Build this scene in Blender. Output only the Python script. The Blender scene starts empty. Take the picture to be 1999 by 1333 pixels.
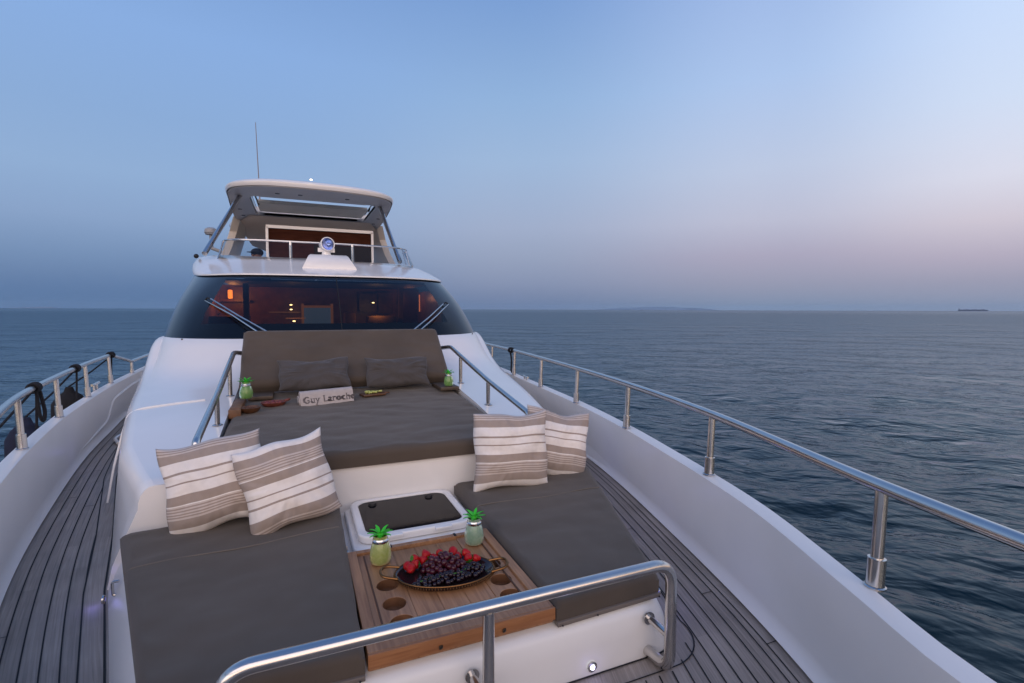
import bpy, bmesh, math, random
import numpy as np
from mathutils import Vector, Matrix, noise
R = math.radians
sc = bpy.context.scene
# ---------------------------------------------------------------- camera
YAW, PITCH, ROLL, F = R(23.2), -math.atan(62.5/985), math.atan2(6, 1999), 985/1999*36
fwd = Vector((math.sin(YAW)*math.cos(PITCH), math.cos(YAW)*math.cos(PITCH), math.sin(PITCH)))
rt = Vector((math.cos(YAW), -math.sin(YAW), 0)); up = rt.cross(fwd)
rr = rt*math.cos(ROLL)+up*math.sin(ROLL); uu = -rt*math.sin(ROLL)+up*math.cos(ROLL)
cam = bpy.data.cameras.new('camera'); camo = bpy.data.objects.new('camera', cam)
sc.collection.objects.link(camo)
M = Matrix((rr, uu, -fwd)).transposed().to_4x4(); M.translation = Vector((0, 0, 1.32))
camo.matrix_world = M
cam.lens = F; cam.sensor_width = 36; cam.clip_start = .05; cam.clip_end = 60000
sc.camera = camo
sc.view_settings.view_transform = 'Standard'; sc.view_settings.look = 'None'
sc.view_settings.exposure = 0; sc.view_settings.gamma = 1
try:
    sc.cycles.use_denoising = True
    sc.cycles.max_bounces = 8; sc.cycles.transparent_max_bounces = 12
    sc.cycles.caustics_reflective = False; sc.cycles.caustics_refractive = False
    sc.cycles.sample_clamp_indirect = 3
except Exception: pass

def lin(c):
    return tuple((v/255/12.92 if v/255 <= .04045 else ((v/255+.055)/1.055)**2.4) for v in c)+(1,)

# ---------------------------------------------------------------- dusk sky
w = bpy.data.worlds.new('World'); sc.world = w; w.use_nodes = True
nt = w.node_tree; N = nt.nodes; L = nt.links; N.clear()
def nd(t, tree=None, **k):
    n = (tree or nt).nodes.new(t)
    for a, b in k.items(): setattr(n, a, b)
    return n
def mth(op, a, b=None, tree=None):
    t = tree or nt
    n = t.nodes.new('ShaderNodeMath'); n.operation = op
    for i, v in enumerate((a, b)):
        if v is None: continue
        if isinstance(v, (int, float)): n.inputs[i].default_value = v
        else: t.links.new(v, n.inputs[i])
    return n.outputs[0]
tc = nd('ShaderNodeTexCoord'); sep = nd('ShaderNodeSeparateXYZ'); L.new(tc.outputs['Generated'], sep.inputs[0])
X, Y, Z = sep.outputs
GL = R(160)                                       # azimuth of the afterglow, clockwise from +Y
hl = mth('MAXIMUM', mth('SQRT', mth('ADD', mth('MULTIPLY', X, X), mth('MULTIPLY', Y, Y))), .001)
cz = mth('DIVIDE', mth('ADD', mth('MULTIPLY', X, math.sin(GL)), mth('MULTIPLY', Y, math.cos(GL))), hl)
elev = mth('MULTIPLY', mth('ARCSINE', Z), 180/math.pi/60)      # 0..1 over 0..60 degrees
def ramp(stops):
    r = nd('ShaderNodeValToRGB'); cr = r.color_ramp; cr.interpolation = 'EASE' if 0 else 'LINEAR'
    while len(cr.elements) > 1: cr.elements.remove(cr.elements[-1])
    for i, (p, c) in enumerate(stops):
        e = cr.elements[0] if i == 0 else cr.elements.new(p/60)
        e.position = p/60; e.color = lin(c)
    L.new(elev, r.inputs[0]); return r.outputs[0]
A = ramp([(0,(84,114,156)),(2,(92,123,165)),(4.5,(110,140,181)),(8,(133,160,200)),(12,(141,171,211)),(17,(136,169,214)),(24,(135,171,223)),(35,(116,152,207)),(60,(92,128,188))])
B = ramp([(0,(107,124,158)),(3,(133,147,178)),(6,(148,161,190)),(9,(158,172,202)),(16,(156,182,217)),(22,(144,177,219)),(31,(121,157,211)),(60,(92,128,188))])
Cc = ramp([(0,(130,146,172)),(2.5,(150,154,178)),(5.5,(170,166,190)),(9,(188,190,212)),(14,(188,200,226)),(22,(172,197,236)),(30,(158,184,230)),(60,(95,130,190))])
D = ramp([(0,(140,152,176)),(2.5,(158,158,180)),(4.5,(180,172,192)),(7.5,(208,200,214)),(11,(218,219,235)),(17,(208,222,246)),(24,(200,220,252)),(60,(98,132,192))])
Ee = ramp([(0,(190,150,140)),(2.5,(235,180,160)),(5,(255,205,170)),(9,(255,222,190)),(13,(250,226,212)),(20,(215,212,226)),(32,(150,175,216)),(60,(96,130,188))])
def mix(a, b, lo, hi):
    mr = nd('ShaderNodeMapRange'); mr.interpolation_type = 'SMOOTHSTEP'; mr.inputs[1].default_value = lo; mr.inputs[2].default_value = hi
    L.new(cz, mr.inputs[0]); m = nd('ShaderNodeMix', data_type='RGBA'); L.new(mr.outputs[0], m.inputs[0])
    L.new(a, m.inputs[6]); L.new(b, m.inputs[7]); return m.outputs[2]
col = mix(mix(mix(mix(A, B, -1.0, -.73), Cc, -.73, -.34), D, -.34, -.035), Ee, -.02, .85)
sky = nd('ShaderNodeTexSky'); sky.sky_type = 'NISHITA'; sky.sun_disc = False
sky.sun_elevation = R(1.0); sky.sun_rotation = GL; sky.dust_density = 2
m1 = nd('ShaderNodeMix', data_type='RGBA', blend_type='ADD'); m1.inputs[0].default_value = .02
L.new(col, m1.inputs[6]); L.new(sky.outputs[0], m1.inputs[7])
bg = nd('ShaderNodeBackground'); bg.inputs[1].default_value = 1.0
L.new(m1.outputs[2], bg.inputs[0])
wo = nd('ShaderNodeOutputWorld'); L.new(bg.outputs[0], wo.inputs[0])
# low afterglow light from beyond the right bow
sun = bpy.data.lights.new('sun', 'SUN'); sun.energy = 2.8; sun.angle = R(100); sun.color = (1, .78, .66)
so = bpy.data.objects.new('sun', sun); sc.collection.objects.link(so)
az, el = R(200), R(4)
so.rotation_euler = Vector((math.sin(az)*math.cos(el), math.cos(az)*math.cos(el), math.sin(el))).to_track_quat('Z', 'Y').to_euler()

# ---------------------------------------------------------------- materials
MATS = {}
def mat(name, col=(.5,.5,.5), rough=.5, metal=0, coat=0, noise_s=None, noise_a=.0, bump=0, bump_s=200, trans=0, emis=None, estr=0, sheen=0, ior=1.45, rvar=0, spec=.5):
    if name in MATS: return MATS[name]
    m = bpy.data.materials.new(name); m.use_nodes = True; t = m.node_tree; b = t.nodes['Principled BSDF']
    b.inputs['Base Color'].default_value = (*col[:3], 1); b.inputs['Roughness'].default_value = rough
    b.inputs['Metallic'].default_value = metal; b.inputs['Coat Weight'].default_value = coat; b.inputs['Coat Roughness'].default_value = .08
    b.inputs['Transmission Weight'].default_value = trans; b.inputs['IOR'].default_value = ior
    b.inputs['Sheen Weight'].default_value = sheen; b.inputs['Specular IOR Level'].default_value = spec
    if emis: b.inputs['Emission Color'].default_value = (*emis, 1); b.inputs['Emission Strength'].default_value = estr
    tc = t.nodes.new('ShaderNodeTexCoord')
    if noise_s:
        n = t.nodes.new('ShaderNodeTexNoise'); n.inputs['Scale'].default_value = noise_s; n.inputs['Detail'].default_value = 6
        t.links.new(tc.outputs['Object'], n.inputs['Vector'])
        mr = t.nodes.new('ShaderNodeMapRange'); mr.inputs[1].default_value = .3; mr.inputs[2].default_value = .7
        mr.inputs[3].default_value = 1-noise_a; mr.inputs[4].default_value = 1+noise_a
        t.links.new(n.outputs[0], mr.inputs[0])
        vm = t.nodes.new('ShaderNodeVectorMath'); vm.operation = 'SCALE'; vm.inputs[0].default_value = col[:3]
        t.links.new(mr.outputs[0], vm.inputs['Scale']); t.links.new(vm.outputs[0], b.inputs['Base Color'])
        if rvar:
            m2 = t.nodes.new('ShaderNodeMapRange'); m2.inputs[3].default_value = rough-rvar; m2.inputs[4].default_value = rough+rvar
            t.links.new(n.outputs[0], m2.inputs[0]); t.links.new(m2.outputs[0], b.inputs['Roughness'])
    if bump:
        n2 = t.nodes.new('ShaderNodeTexNoise'); n2.inputs['Scale'].default_value = bump_s; n2.inputs['Detail'].default_value = 3
        t.links.new(tc.outputs['Object'], n2.inputs['Vector'])
        bp = t.nodes.new('ShaderNodeBump'); bp.inputs['Strength'].default_value = bump; bp.inputs['Distance'].default_value = .002
        t.links.new(n2.outputs[0], bp.inputs['Height']); t.links.new(bp.outputs[0], b.inputs['Normal'])
    MATS[name] = m; return m
GEL = mat('gelcoat', (.80,.79,.78), .22, coat=.5, noise_s=1.7, noise_a=.03, rvar=.06)
GELM = mat('gelcoat_satin', (.81,.79,.77), .34, noise_s=2.5, noise_a=.03, rvar=.05)
CHR = mat('stainless', (.60,.58,.56), .20, 1, noise_s=9, noise_a=.06, rvar=.06)
BLK = mat('black_rubber', (.012,.012,.014), .6, bump=.3, bump_s=150)
CAULK = mat('caulk', (.012,.012,.014), .7)
ROPE = mat('dark_rope', (.010,.011,.016), .9, bump=1, bump_s=300)
TAUPE = mat('taupe_canvas', (.082,.064,.050), .9, noise_s=3, noise_a=.13, bump=.5, bump_s=600, sheen=.15)
GREYF = mat('grey_canvas', (.066,.061,.062), .9, noise_s=5, noise_a=.10, bump=.5, bump_s=600, sheen=.15)
TAN = mat('tan_headliner', (.62,.50,.40), .6, noise_s=2, noise_a=.04)
GREYL = mat('grey_underside', (.46,.45,.46), .4, noise_s=2, noise_a=.04)
DKW = mat('dark_wood', (.075,.022,.010), .35, noise_s=6, noise_a=.3)
def wood(name, c1, c2, scale=(60, 3, 60), rough=.5, extra=None):
    if name in MATS: return MATS[name]
    m = bpy.data.materials.new(name); m.use_nodes = True; t = m.node_tree; b = t.nodes['Principled BSDF']
    tc = t.nodes.new('ShaderNodeTexCoord'); mp = t.nodes.new('ShaderNodeMapping'); mp.inputs['Scale'].default_value = scale
    t.links.new(tc.outputs['Object'], mp.inputs[0])
    n = t.nodes.new('ShaderNodeTexNoise'); n.inputs['Scale'].default_value = 1; n.inputs['Detail'].default_value = 8; n.inputs['Distortion'].default_value = .8
    t.links.new(mp.outputs[0], n.inputs[0])
    n3 = t.nodes.new('ShaderNodeTexNoise'); n3.inputs['Scale'].default_value = 4; n3.inputs['Detail'].default_value = 4
    t.links.new(tc.outputs['Object'], n3.inputs[0])
    ad = mth('ADD', mth('MULTIPLY', n.outputs[0], .65, t), mth('MULTIPLY', n3.outputs[0], .35, t), t)
    r = t.nodes.new('ShaderNodeValToRGB'); r.color_ramp.elements[0].position = .34; r.color_ramp.elements[1].position = .68
    r.color_ramp.elements[0].color = (*c1, 1); r.color_ramp.elements[1].color = (*c2, 1)
    t.links.new(ad, r.inputs[0]); t.links.new(r.outputs[0], b.inputs['Base Color'])
    b.inputs['Roughness'].default_value = rough
    bp = t.nodes.new('ShaderNodeBump'); bp.inputs['Strength'].default_value = .3; bp.inputs['Distance'].default_value = .001
    t.links.new(n.outputs[0], bp.inputs['Height']); t.links.new(bp.outputs[0], b.inputs['Normal'])
    MATS[name] = m; return m
TEAK = wood('oiled_teak', (.22,.10,.045), (.45,.23,.11), (70,4,70), .42)
TEAKD = wood('weathered_teak', (.205,.175,.152), (.36,.31,.275), (45,3,45), .62)

# ---------------------------------------------------------------- mesh helpers
def link(name, me, mt=None, parent=None, smooth=True):
    o = bpy.data.objects.new(name, me); sc.collection.objects.link(o)
    if mt is not None: me.materials.append(mt)
    if smooth:
        for p in me.polygons: p.use_smooth = True
    if parent is not None: o.parent = parent
    return o
def mesh(name, v, f, mt=None, parent=None, smooth=True, sharp=None):
    me = bpy.data.meshes.new(name); me.from_pydata([tuple(a) for a in v], [], f); me.update()
    if sharp: me.set_sharp_from_angle(angle=R(sharp)) if hasattr(me, 'set_sharp_from_angle') else None
    return link(name, me, mt, parent, smooth)
class MB:
    def __init__(s): s.v = []; s.f = []
    def add(s, v, f):
        k = len(s.v); s.v += [tuple(a) for a in v]; s.f += [tuple(i+k for i in q) for q in f]; return s
    def grid(s, rows, closed_u=False, flip=False):
        n = len(rows[0]); v = [p for r in rows for p in r]; f = []
        for i in range(len(rows)-1):
            for j in range(n if closed_u else n-1):
                a, b = i*n+j, i*n+(j+1) % n; q = (a, b, b+n, a+n); f.append(q[::-1] if flip else q)
        return s.add(v, f)
    def box(s, c, d, rz=0, rx=0, ry=0, bev=0):
        bm = bmesh.new(); bmesh.ops.create_cube(bm, size=1)
        bmesh.ops.scale(bm, vec=d, verts=bm.verts)
        if bev: bmesh.ops.bevel(bm, geom=bm.edges[:], offset=bev, segments=2, affect='EDGES', profile=.5)
        T = Matrix.Translation(c) @ Matrix.Rotation(rz, 4, 'Z') @ Matrix.Rotation(ry, 4, 'Y') @ Matrix.Rotation(rx, 4, 'X')
        bm.verts.index_update(); s.add([T @ v.co for v in bm.verts], [tuple(v.index for v in f.verts) for f in bm.faces]); bm.free(); return s
    def tube(s, pts, r, seg=12, caps=True):
        pts = [Vector(p) for p in pts]; rings = []; prev = None
        for i, p in enumerate(pts):
            t = (pts[min(i+1, len(pts)-1)]-pts[max(i-1, 0)]).normalized()
            if prev is None: n = t.orthogonal().normalized()
            else: n = (prev - t*prev.dot(t)).normalized()
            prev = n; b = t.cross(n); rad = r[i] if isinstance(r, (list, tuple)) else r
            rings.append([p+(n*math.cos(a)+b*math.sin(a))*rad for a in [2*math.pi*k/seg for k in range(seg)]])
        s.grid(rings, closed_u=True, flip=True)
        if caps:
            k = len(s.v)
            s.f.append(tuple(range(k-seg, k))); s.f.append(tuple(reversed(range(k-seg*len(rings), k-seg*len(rings)+seg))))
        return s
    def lathe(s, prof, c=(0,0,0), seg=24, T=None):
        rows = [[(c[0]+r*math.cos(2*math.pi*k/seg), c[1]+r*math.sin(2*math.pi*k/seg), c[2]+z) for k in range(seg)] for r, z in prof]
        if T is not None: rows = [[T @ Vector(p) for p in r] for r in rows]
        return s.grid(rows, closed_u=True)
    def ball(s, c, r, sub=2, sc_=(1,1,1), rot=None):
        bm = bmesh.new(); bmesh.ops.create_icosphere(bm, subdivisions=sub, radius=r)
        T = Matrix.Translation(c) @ (rot or Matrix.Identity(4)) @ Matrix.Diagonal((*sc_, 1))
        bm.verts.index_update(); s.add([T @ v.co for v in bm.verts], [tuple(v.index for v in f.verts) for f in bm.faces]); bm.free(); return s
    def build(s, name, mt, parent=None, smooth=True, sharp=35):
        return mesh(name, s.v, s.f, mt, parent, smooth, sharp)
def pieces(s, name, mt, parent=None, smooth=True, sharp=35):
    """every separate piece of a builder becomes an object of its own"""
    par = list(range(len(s.v)))
    def find(a):
        while par[a] != a: par[a] = par[par[a]]; a = par[a]
        return a
    for q in s.f:
        for k in q[1:]: par[find(k)] = find(q[0])
    grp = {}
    for q in s.f: grp.setdefault(find(q[0]), []).append(q)
    for fs in grp.values():
        used = sorted({i for q in fs for i in q}); mp = {a: b for b, a in enumerate(used)}
        m2 = type(s)(); m2.v = [s.v[i] for i in used]; m2.f = [tuple(mp[i] for i in q) for q in fs]
        m2.build(name, mt, parent, smooth, sharp)
MB.pieces = pieces
def fillet(pts, r, n=6):
    pts = [Vector(p) for p in pts]; out = [pts[0]]
    for i in range(1, len(pts)-1):
        a, b, c = pts[i-1], pts[i], pts[i+1]
        d1, d2 = (a-b), (c-b); k = min(r, d1.length*.49, d2.length*.49)
        p, q = b+d1.normalized()*k, b+d2.normalized()*k
        for j in range(n+1):
            t = j/n; out.append(p*(1-t)**2+b*2*t*(1-t)+q*t*t)
    out.append(pts[-1]); return out
def densify(pts, step):
    out = []
    for a, b in zip(pts[:-1], pts[1:]):
        a, b = Vector(a), Vector(b); n = max(1, int((b-a).length/step))
        out += [a.lerp(b, k/n) for k in range(n)]
    return out+[Vector(pts[-1])]
def extr(outer, holes, z0, z1, bev=0, name='x'):
    """flat plate with holes, extruded z0..z1, returned as (verts, faces)"""
    cu = bpy.data.curves.new(name, 'CURVE'); cu.dimensions = '2D'; cu.fill_mode = 'BOTH'
    cu.extrude = (z1-z0)/2-bev; cu.bevel_depth = bev; cu.bevel_resolution = 2
    if bev: cu.offset = -bev
    for loop in [outer]+holes:
        sp = cu.splines.new('POLY'); sp.points.add(len(loop)-1)
        for p, q in zip(sp.points, loop): p.co = (q[0], q[1], 0, 1)
        sp.use_cyclic_u = True
    o = bpy.data.objects.new(name, cu); sc.collection.objects.link(o)
    dg = bpy.context.evaluated_depsgraph_get(); me = bpy.data.meshes.new_from_object(o.evaluated_get(dg))
    v = [(p.co.x, p.co.y, p.co.z+(z0+z1)/2) for p in me.vertices]; f = [tuple(p.vertices) for p in me.polygons]
    bpy.data.objects.remove(o); bpy.data.curves.remove(cu); bpy.data.meshes.remove(me)
    return v, f
def circ(cx, cy, r, n=32, ry=None): return [(cx+r*math.cos(2*math.pi*k/n), cy+(ry or r)*math.sin(2*math.pi*k/n)) for k in range(n)]
def rrect(x0, y0, x1, y1, r, n=6):
    out = []
    for cx, cy, a0 in ((x1-r, y1-r, 0), (x0+r, y1-r, 90), (x0+r, y0+r, 180), (x1-r, y0+r, 270)):
        out += [(cx+r*math.cos(R(a0+90*k/n)), cy+r*math.sin(R(a0+90*k/n))) for k in range(n+1)]
    return out
def interp(x, tab):
    xs = [a for a, b in tab]; ys = [b for a, b in tab]; return float(np.interp(x, xs, ys))
def empty(name, label=None, cat=None, group=None, loc=(0,0,0), rz=0):
    o = bpy.data.objects.new(name, None); sc.collection.objects.link(o); o.location = loc; o.rotation_euler = (0,0,rz); o.empty_display_size = .1
    tag(o, label, cat, group); return o
def tag(o, label=None, cat=None, group=None, kind=None):
    if label: o['label'] = label
    if cat: o['category'] = cat
    if group: o['group'] = group
    if kind: o['kind'] = kind
    return o
random.seed(4)

# ================================================================ SEA
WZ = -1.75
rng = np.random.default_rng(3)
waves = []
for i in range(96):
    lam = 0.38*(26/0.38)**rng.random()**1.15
    th = R(228)+rng.normal()*.6                     # travelling direction
    k = 2*math.pi/lam; amp = (.0046 if lam < 3 else .0036)*lam**.85*(.6+.8*rng.random())*(1 if lam < 4 else .26)
    waves.append((lam, k*math.cos(th), k*math.sin(th), amp, rng.random()*6.283))
nr, na = 560, 620
rad = 1.5*(28000/1.5)**(np.linspace(0, 1, nr)**.80); rad = np.concatenate([[.01], rad])
# angular resolution concentrated in the direction the deck looks over
ta = np.linspace(0, 1, na, endpoint=False)
front = np.linspace(R(-35), R(80), 460); back = np.linspace(R(80), R(325), na-460+2)[1:-1]
ang = np.concatenate([front, back])
RR, AA = np.meshgrid(rad, ang, indexing='ij')
XX, YY = RR*np.sin(AA), RR*np.cos(AA); ZZ = np.zeros_like(XX)
dr = np.gradient(rad)[:, None]; da = np.minimum(np.gradient(np.unwrap(ang)), 1)[None, :]*RR
cell = np.maximum(dr, da)
for lam, kx, ky, amp, ph in waves:
    fade = np.clip((lam/cell-2.5)/3, 0, 1)
    p = kx*XX+ky*YY+ph
    ZZ += fade*amp*(np.sin(p)+.22*np.sin(2*p+.8))
gr = np.clip((RR-2)/6, 0, 1); ZZ *= gr
nA = len(ang); V = np.stack([XX, YY, ZZ], -1).reshape(-1, 3)
ii, jj = np.meshgrid(np.arange(len(rad)-1), np.arange(nA), indexing='ij')
a = ii*nA+jj; b = ii*nA+(jj+1) % nA
Fq = np.stack([b, b+nA, a+nA, a], -1).reshape(-1, 4)
me = bpy.data.meshes.new('sea'); me.vertices.add(len(V)); me.vertices.foreach_set('co', V.ravel().astype(np.float32))
me.loops.add(Fq.size); me.loops.foreach_set('vertex_index', Fq.ravel().astype(np.int32)); me.polygons.add(len(Fq))
me.polygons.foreach_set('loop_start', (np.arange(len(Fq))*4).astype(np.int32)); me.polygons.foreach_set('loop_total', np.full(len(Fq), 4, np.int32))
me.update(calc_edges=True); me.validate()
m = bpy.data.materials.new('sea_water'); m.use_nodes = True; t = m.node_tree; t.nodes.clear()
sd = t.nodes.new('ShaderNodeBsdfDiffuse'); sd.inputs[0].default_value = (.0010,.0115,.0165,1)
b = t.nodes.new('ShaderNodeBsdfGlossy'); sf = t.nodes.new('ShaderNodeFresnel'); sf.inputs[0].default_value = 1.333
smx = t.nodes.new('ShaderNodeMixShader'); so_ = t.nodes.new('ShaderNodeOutputMaterial')
t.links.new(mth('MINIMUM', mth('MULTIPLY', sf.outputs[0], .88, t), .50, t), smx.inputs[0]); t.links.new(sd.outputs[0], smx.inputs[1]); t.links.new(b.outputs[0], smx.inputs[2]); t.links.new(smx.outputs[0], so_.inputs[0])
b.inputs[0].default_value = (.82,.93,1,1)
tcn = t.nodes.new('ShaderNodeTexCoord')
def wn(scale, det, st, stretch=2.2, rot=0, dist=.3):
    # crests run across the wind: stretched along the rotated x axis
    mp = t.nodes.new('ShaderNodeMapping'); mp.vector_type = 'TEXTURE'; mp.inputs['Scale'].default_value = (stretch, 1, 1); mp.inputs['Rotation'].default_value = (0, 0, R(-42+rot)); t.links.new(tcn.outputs['Object'], mp.inputs[0])
    n = t.nodes.new('ShaderNodeTexNoise'); n.inputs['Scale'].default_value = scale; n.inputs['Detail'].default_value = det; n.inputs['Distortion'].default_value = dist; n.inputs['Roughness'].default_value = .45
    t.links.new(mp.outputs[0], n.inputs[0]); return mth('MULTIPLY', n.outputs[0], st, t)
h = wn(.35, 2, .22, 2.0, 12)
for q_ in (wn(1.4, 2, .15, 2.3, -8), wn(2.6, 2, .12, 2.3, 20), wn(4.8, 2, .050, 2.2, -22), wn(10.0, 2, .010, 1.5, 5)): h = mth('ADD', h, q_, t)
bp = t.nodes.new('ShaderNodeBump'); bp.inputs['Strength'].default_value = .62; bp.inputs['Distance'].default_value = 1.0
t.links.new(h, bp.inputs['Height']); t.links.new(bp.outputs[0], b.inputs['Normal']); t.links.new(bp.outputs[0], sf.inputs['Normal'])
cd = t.nodes.new('ShaderNodeCameraData')
ng = t.nodes.new('ShaderNodeNewGeometry'); ln = t.nodes.new('ShaderNodeVectorMath'); ln.operation = 'LENGTH'; t.links.new(ng.outputs['Position'], ln.inputs[0])
t.nodes.remove(cd)
mr = t.nodes.new('ShaderNodeMapRange'); mr.inputs[1].default_value = 10; mr.inputs[2].default_value = 900; mr.inputs[3].default_value = .03; mr.inputs[4].default_value = .14
t.links.new(ln.outputs['Value'], mr.inputs[0]); t.links.new(mr.outputs[0], b.inputs['Roughness'])
sea = link('sea', me, m); sea.location.z = WZ; tag(sea, kind='structure')

# distant land and ship
def far_hill(name, az0, az1, dist, hs, c, label):
    n = 60; rows = [[], [], []]
    for i in range(n+1):
        s = i/n; a_ = R(az0+(az1-az0)*s); hh = interp(s, hs)*(1+.12*noise.noise((s*9, dist, 0)))
        for r_, d_, z_ in ((0, dist, -2), (1, dist+900, hh), (2, dist+2500, -2)):
            rows[r_].append((math.sin(a_)*d_, math.cos(a_)*d_, z_))
    o = MB().grid(rows).build(name, c); tag(o, label, kind='structure'); return o
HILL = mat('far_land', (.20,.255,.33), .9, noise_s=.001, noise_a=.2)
HZ = 11000
def azx(x): return math.degrees(math.atan((x-999.5)/985))+23.2
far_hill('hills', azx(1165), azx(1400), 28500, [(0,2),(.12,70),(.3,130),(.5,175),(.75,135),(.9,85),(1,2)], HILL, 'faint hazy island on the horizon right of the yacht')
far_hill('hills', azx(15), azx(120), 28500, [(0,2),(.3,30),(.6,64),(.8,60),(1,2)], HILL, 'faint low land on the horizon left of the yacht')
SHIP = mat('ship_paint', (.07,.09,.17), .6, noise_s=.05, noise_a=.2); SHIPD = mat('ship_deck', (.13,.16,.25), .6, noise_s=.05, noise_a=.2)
def ship(label, az_, d, ln_, cat):
    r0 = empty('cargo_ship' if ln_ > 100 else 'sailing_boat', label, cat, loc=(math.sin(R(az_))*d, math.cos(R(az_))*d, WZ), rz=-R(az_))
    if ln_ > 100:
        hb = MB(); hl_ = ln_/2
        k_=.9; hb.grid([[(-hl_, -12, -2), (hl_*.94, -12, -2), (hl_, 0, -2), (hl_*.94, 12, -2), (-hl_, 12, -2)], [(-hl_-2, -14, 26), (hl_*.96, -14, 26), (hl_+8, 0, 32), (hl_*.96, 14, 26), (-hl_-2, 14, 26)]], closed_u=True)
        hb.add([(-hl_-2, -14, 26), (hl_*.96, -14, 26), (hl_+8, 0, 32), (hl_*.96, 14, 26), (-hl_-2, 14, 26)], [(0,1,2,3,4)])
        hb.build('hull', SHIP, r0, smooth=False)
        MB().box((-hl_+14, 0, 41), (22, 24, 30)).box((-hl_+10, 0, 60), (6, 6, 10)).build('bridge_house', SHIPD, r0, smooth=False)
        st = MB()
        for k in range(9): st.box((-hl_+48+k*(ln_-70)/9, 0, 32+2*(k % 3)), ((ln_-70)/9*.9, 22, 12+4*(k % 3)))
        st.build('deck_cargo', SHIPD, r0, smooth=False)
    else:
        MB().grid([[(-5, -1, 0), (5, -1, 0), (6.5, 0, 0), (5, 1, 0), (-5, 1, 0)], [(-6, -2, 2.5), (5, -2, 2.5), (8, 0, 3), (5, 2, 2.5), (-6, 2, 2.5)]], closed_u=True).box((-1, 0, 3.4), (6, 2.6, 2)).build('hull', SHIPD, r0, smooth=False)
        MB().tube([(0,0,3), (0,0,16)], .15, 6).build('mast', SHIP, r0)
    r0.scale = (1, 1, .72) if ln_ > 100 else (1, 1, 1)
    return r0
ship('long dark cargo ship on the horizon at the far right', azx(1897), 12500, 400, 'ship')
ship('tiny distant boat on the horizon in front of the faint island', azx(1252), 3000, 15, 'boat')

# ================================================================ YACHT
yacht = empty('motor_yacht', 'white motor yacht with teak deck, dark wraparound windshield and chrome rails', 'yacht', loc=(.45, 4, 0))
yacht_T = Matrix.Translation((-.45, -4, 0))
class YB(MB):
    """mesh builder whose coordinates are given in the world frame; parented to the yacht"""
    def build(s, name, mt, parent=None, smooth=True, sharp=35):
        par = parent or yacht
        if par is yacht: s.v = [(x-.45, y-4, z) for x, y, z in s.v]; return mesh(name, s.v, s.f, mt, par, smooth, sharp)
        o = mesh(name, [(x-.45, y-4, z) for x, y, z in s.v], s.f, mt, par, smooth, sharp); return o
RC = [(-1.9,.60),(-1.5,.85),(-1,1.03),(-.4,1.16),(.1,1.27),(.64,1.40),(.94,1.53),(1.5,1.77),(2.0,1.92),(2.35,2.01),(2.93,2.15),(3.92,2.33),(4.95,2.46),(5.98,2.585),(6.5,2.65),(8,2.78),(11,2.95),(16,3.0)]
LC = [(-1.9,.38),(-1.5,.13),(-1,-.05),(-.4,-.20),(.1,-.34),(.64,-.50),(1.2,-.72),(2.0,-1.0),(2.6,-1.19),(3.21,-1.345),(3.87,-1.49),(4.96,-1.68),(5.89,-1.79),(6.96,-1.89),(8.5,-1.97),(11,-2.05),(16,-2.1)]
RD = [(-1.9,.58),(-1,.98),(-.4,1.13),(.1,1.28),(.64,1.46),(1.16,1.685),(1.67,1.86),(2.59,2.115),(3.17,2.26),(4.08,2.44),(4.95,2.55),(5.98,2.66),(8,2.80),(11,2.95),(16,3.0)]
LD = [(-1.9,.40),(-1,-.03),(-.4,-.18),(.1,-.34),(.64,-.50),(1.2,-.70),(2.0,-1.0),(3.04,-1.30),(3.99,-1.50),(5.41,-1.74),(6.6,-1.87),(7.92,-1.99),(11,-2.06),(16,-2.12)]
from bisect import bisect
def smoothtab(tab, ys):
    """Catmull-Rom through the table"""
    out = []
    xs = [p[0] for p in tab]
    for y in ys:
        i = min(max(bisect(xs, y)-1, 0), len(tab)-2)
        p0 = tab[max(i-1, 0)]; p1 = tab[i]; p2 = tab[i+1]; p3 = tab[min(i+2, len(tab)-1)]
        t = (y-p1[0])/(p2[0]-p1[0]); dx = p2[0]-p1[0]
        m1_ = (p2[1]-p0[1])/(p2[0]-p0[0])*dx; m2_ = (p3[1]-p1[1])/(p3[0]-p1[0])*dx
        out.append((2*t**3-3*t*t+1)*p1[1]+(t**3-2*t*t+t)*m1_+(-2*t**3+3*t*t)*p2[1]+(t**3-t*t)*m2_)
    return out
YS = list(np.linspace(-1.9, 16, 180))
rc, lc, rd, ld = (smoothtab(tb, YS) for tb in (RC, LC, RD, LD))
CH = .47
def side(cap, deck, s, name_h):
    rows = []
    # deck margin cove, inner face, cap inner edge, cap top, cap outer edge, hull outside
    for k in range(11):
        row = []
        for y, c, d in zip(YS, cap, deck):
            fl = min(1, max(0, (y+2.2)/3.2))
            pr = [(d-s*.030, .012), (d-s*.022, .022), (d-s*.004, .045), (d+s*.0, .08), (d+(c-d)*.5, .26), (c-s*.001, CH-.02), (c-s*.002, CH-.005), (c+s*.008, CH), (c+s*.072, CH+.003), (c+s*.082, CH-.008), (c+s*.084, CH-.05)]
            row.append((pr[k][0], y, pr[k][1]))
        rows.append(row)
    for z, off in ((.2, .07), (-.2, .0), (-.9, -.22), (-1.9, -.55)):
        rows.append([((c+s*(off+.02))*1.0 if abs(c-.49) > .62 else .49+(c-.49)*.7, y, z) for y, c in zip(YS, cap)])
    return rows
YB().grid(side(lc, ld, -1, 'l'), flip=False).build('bulwark', GELM)
YB().grid(side(rc, rd, 1, 'r'), flip=True).build('bulwark', GELM)
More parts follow.
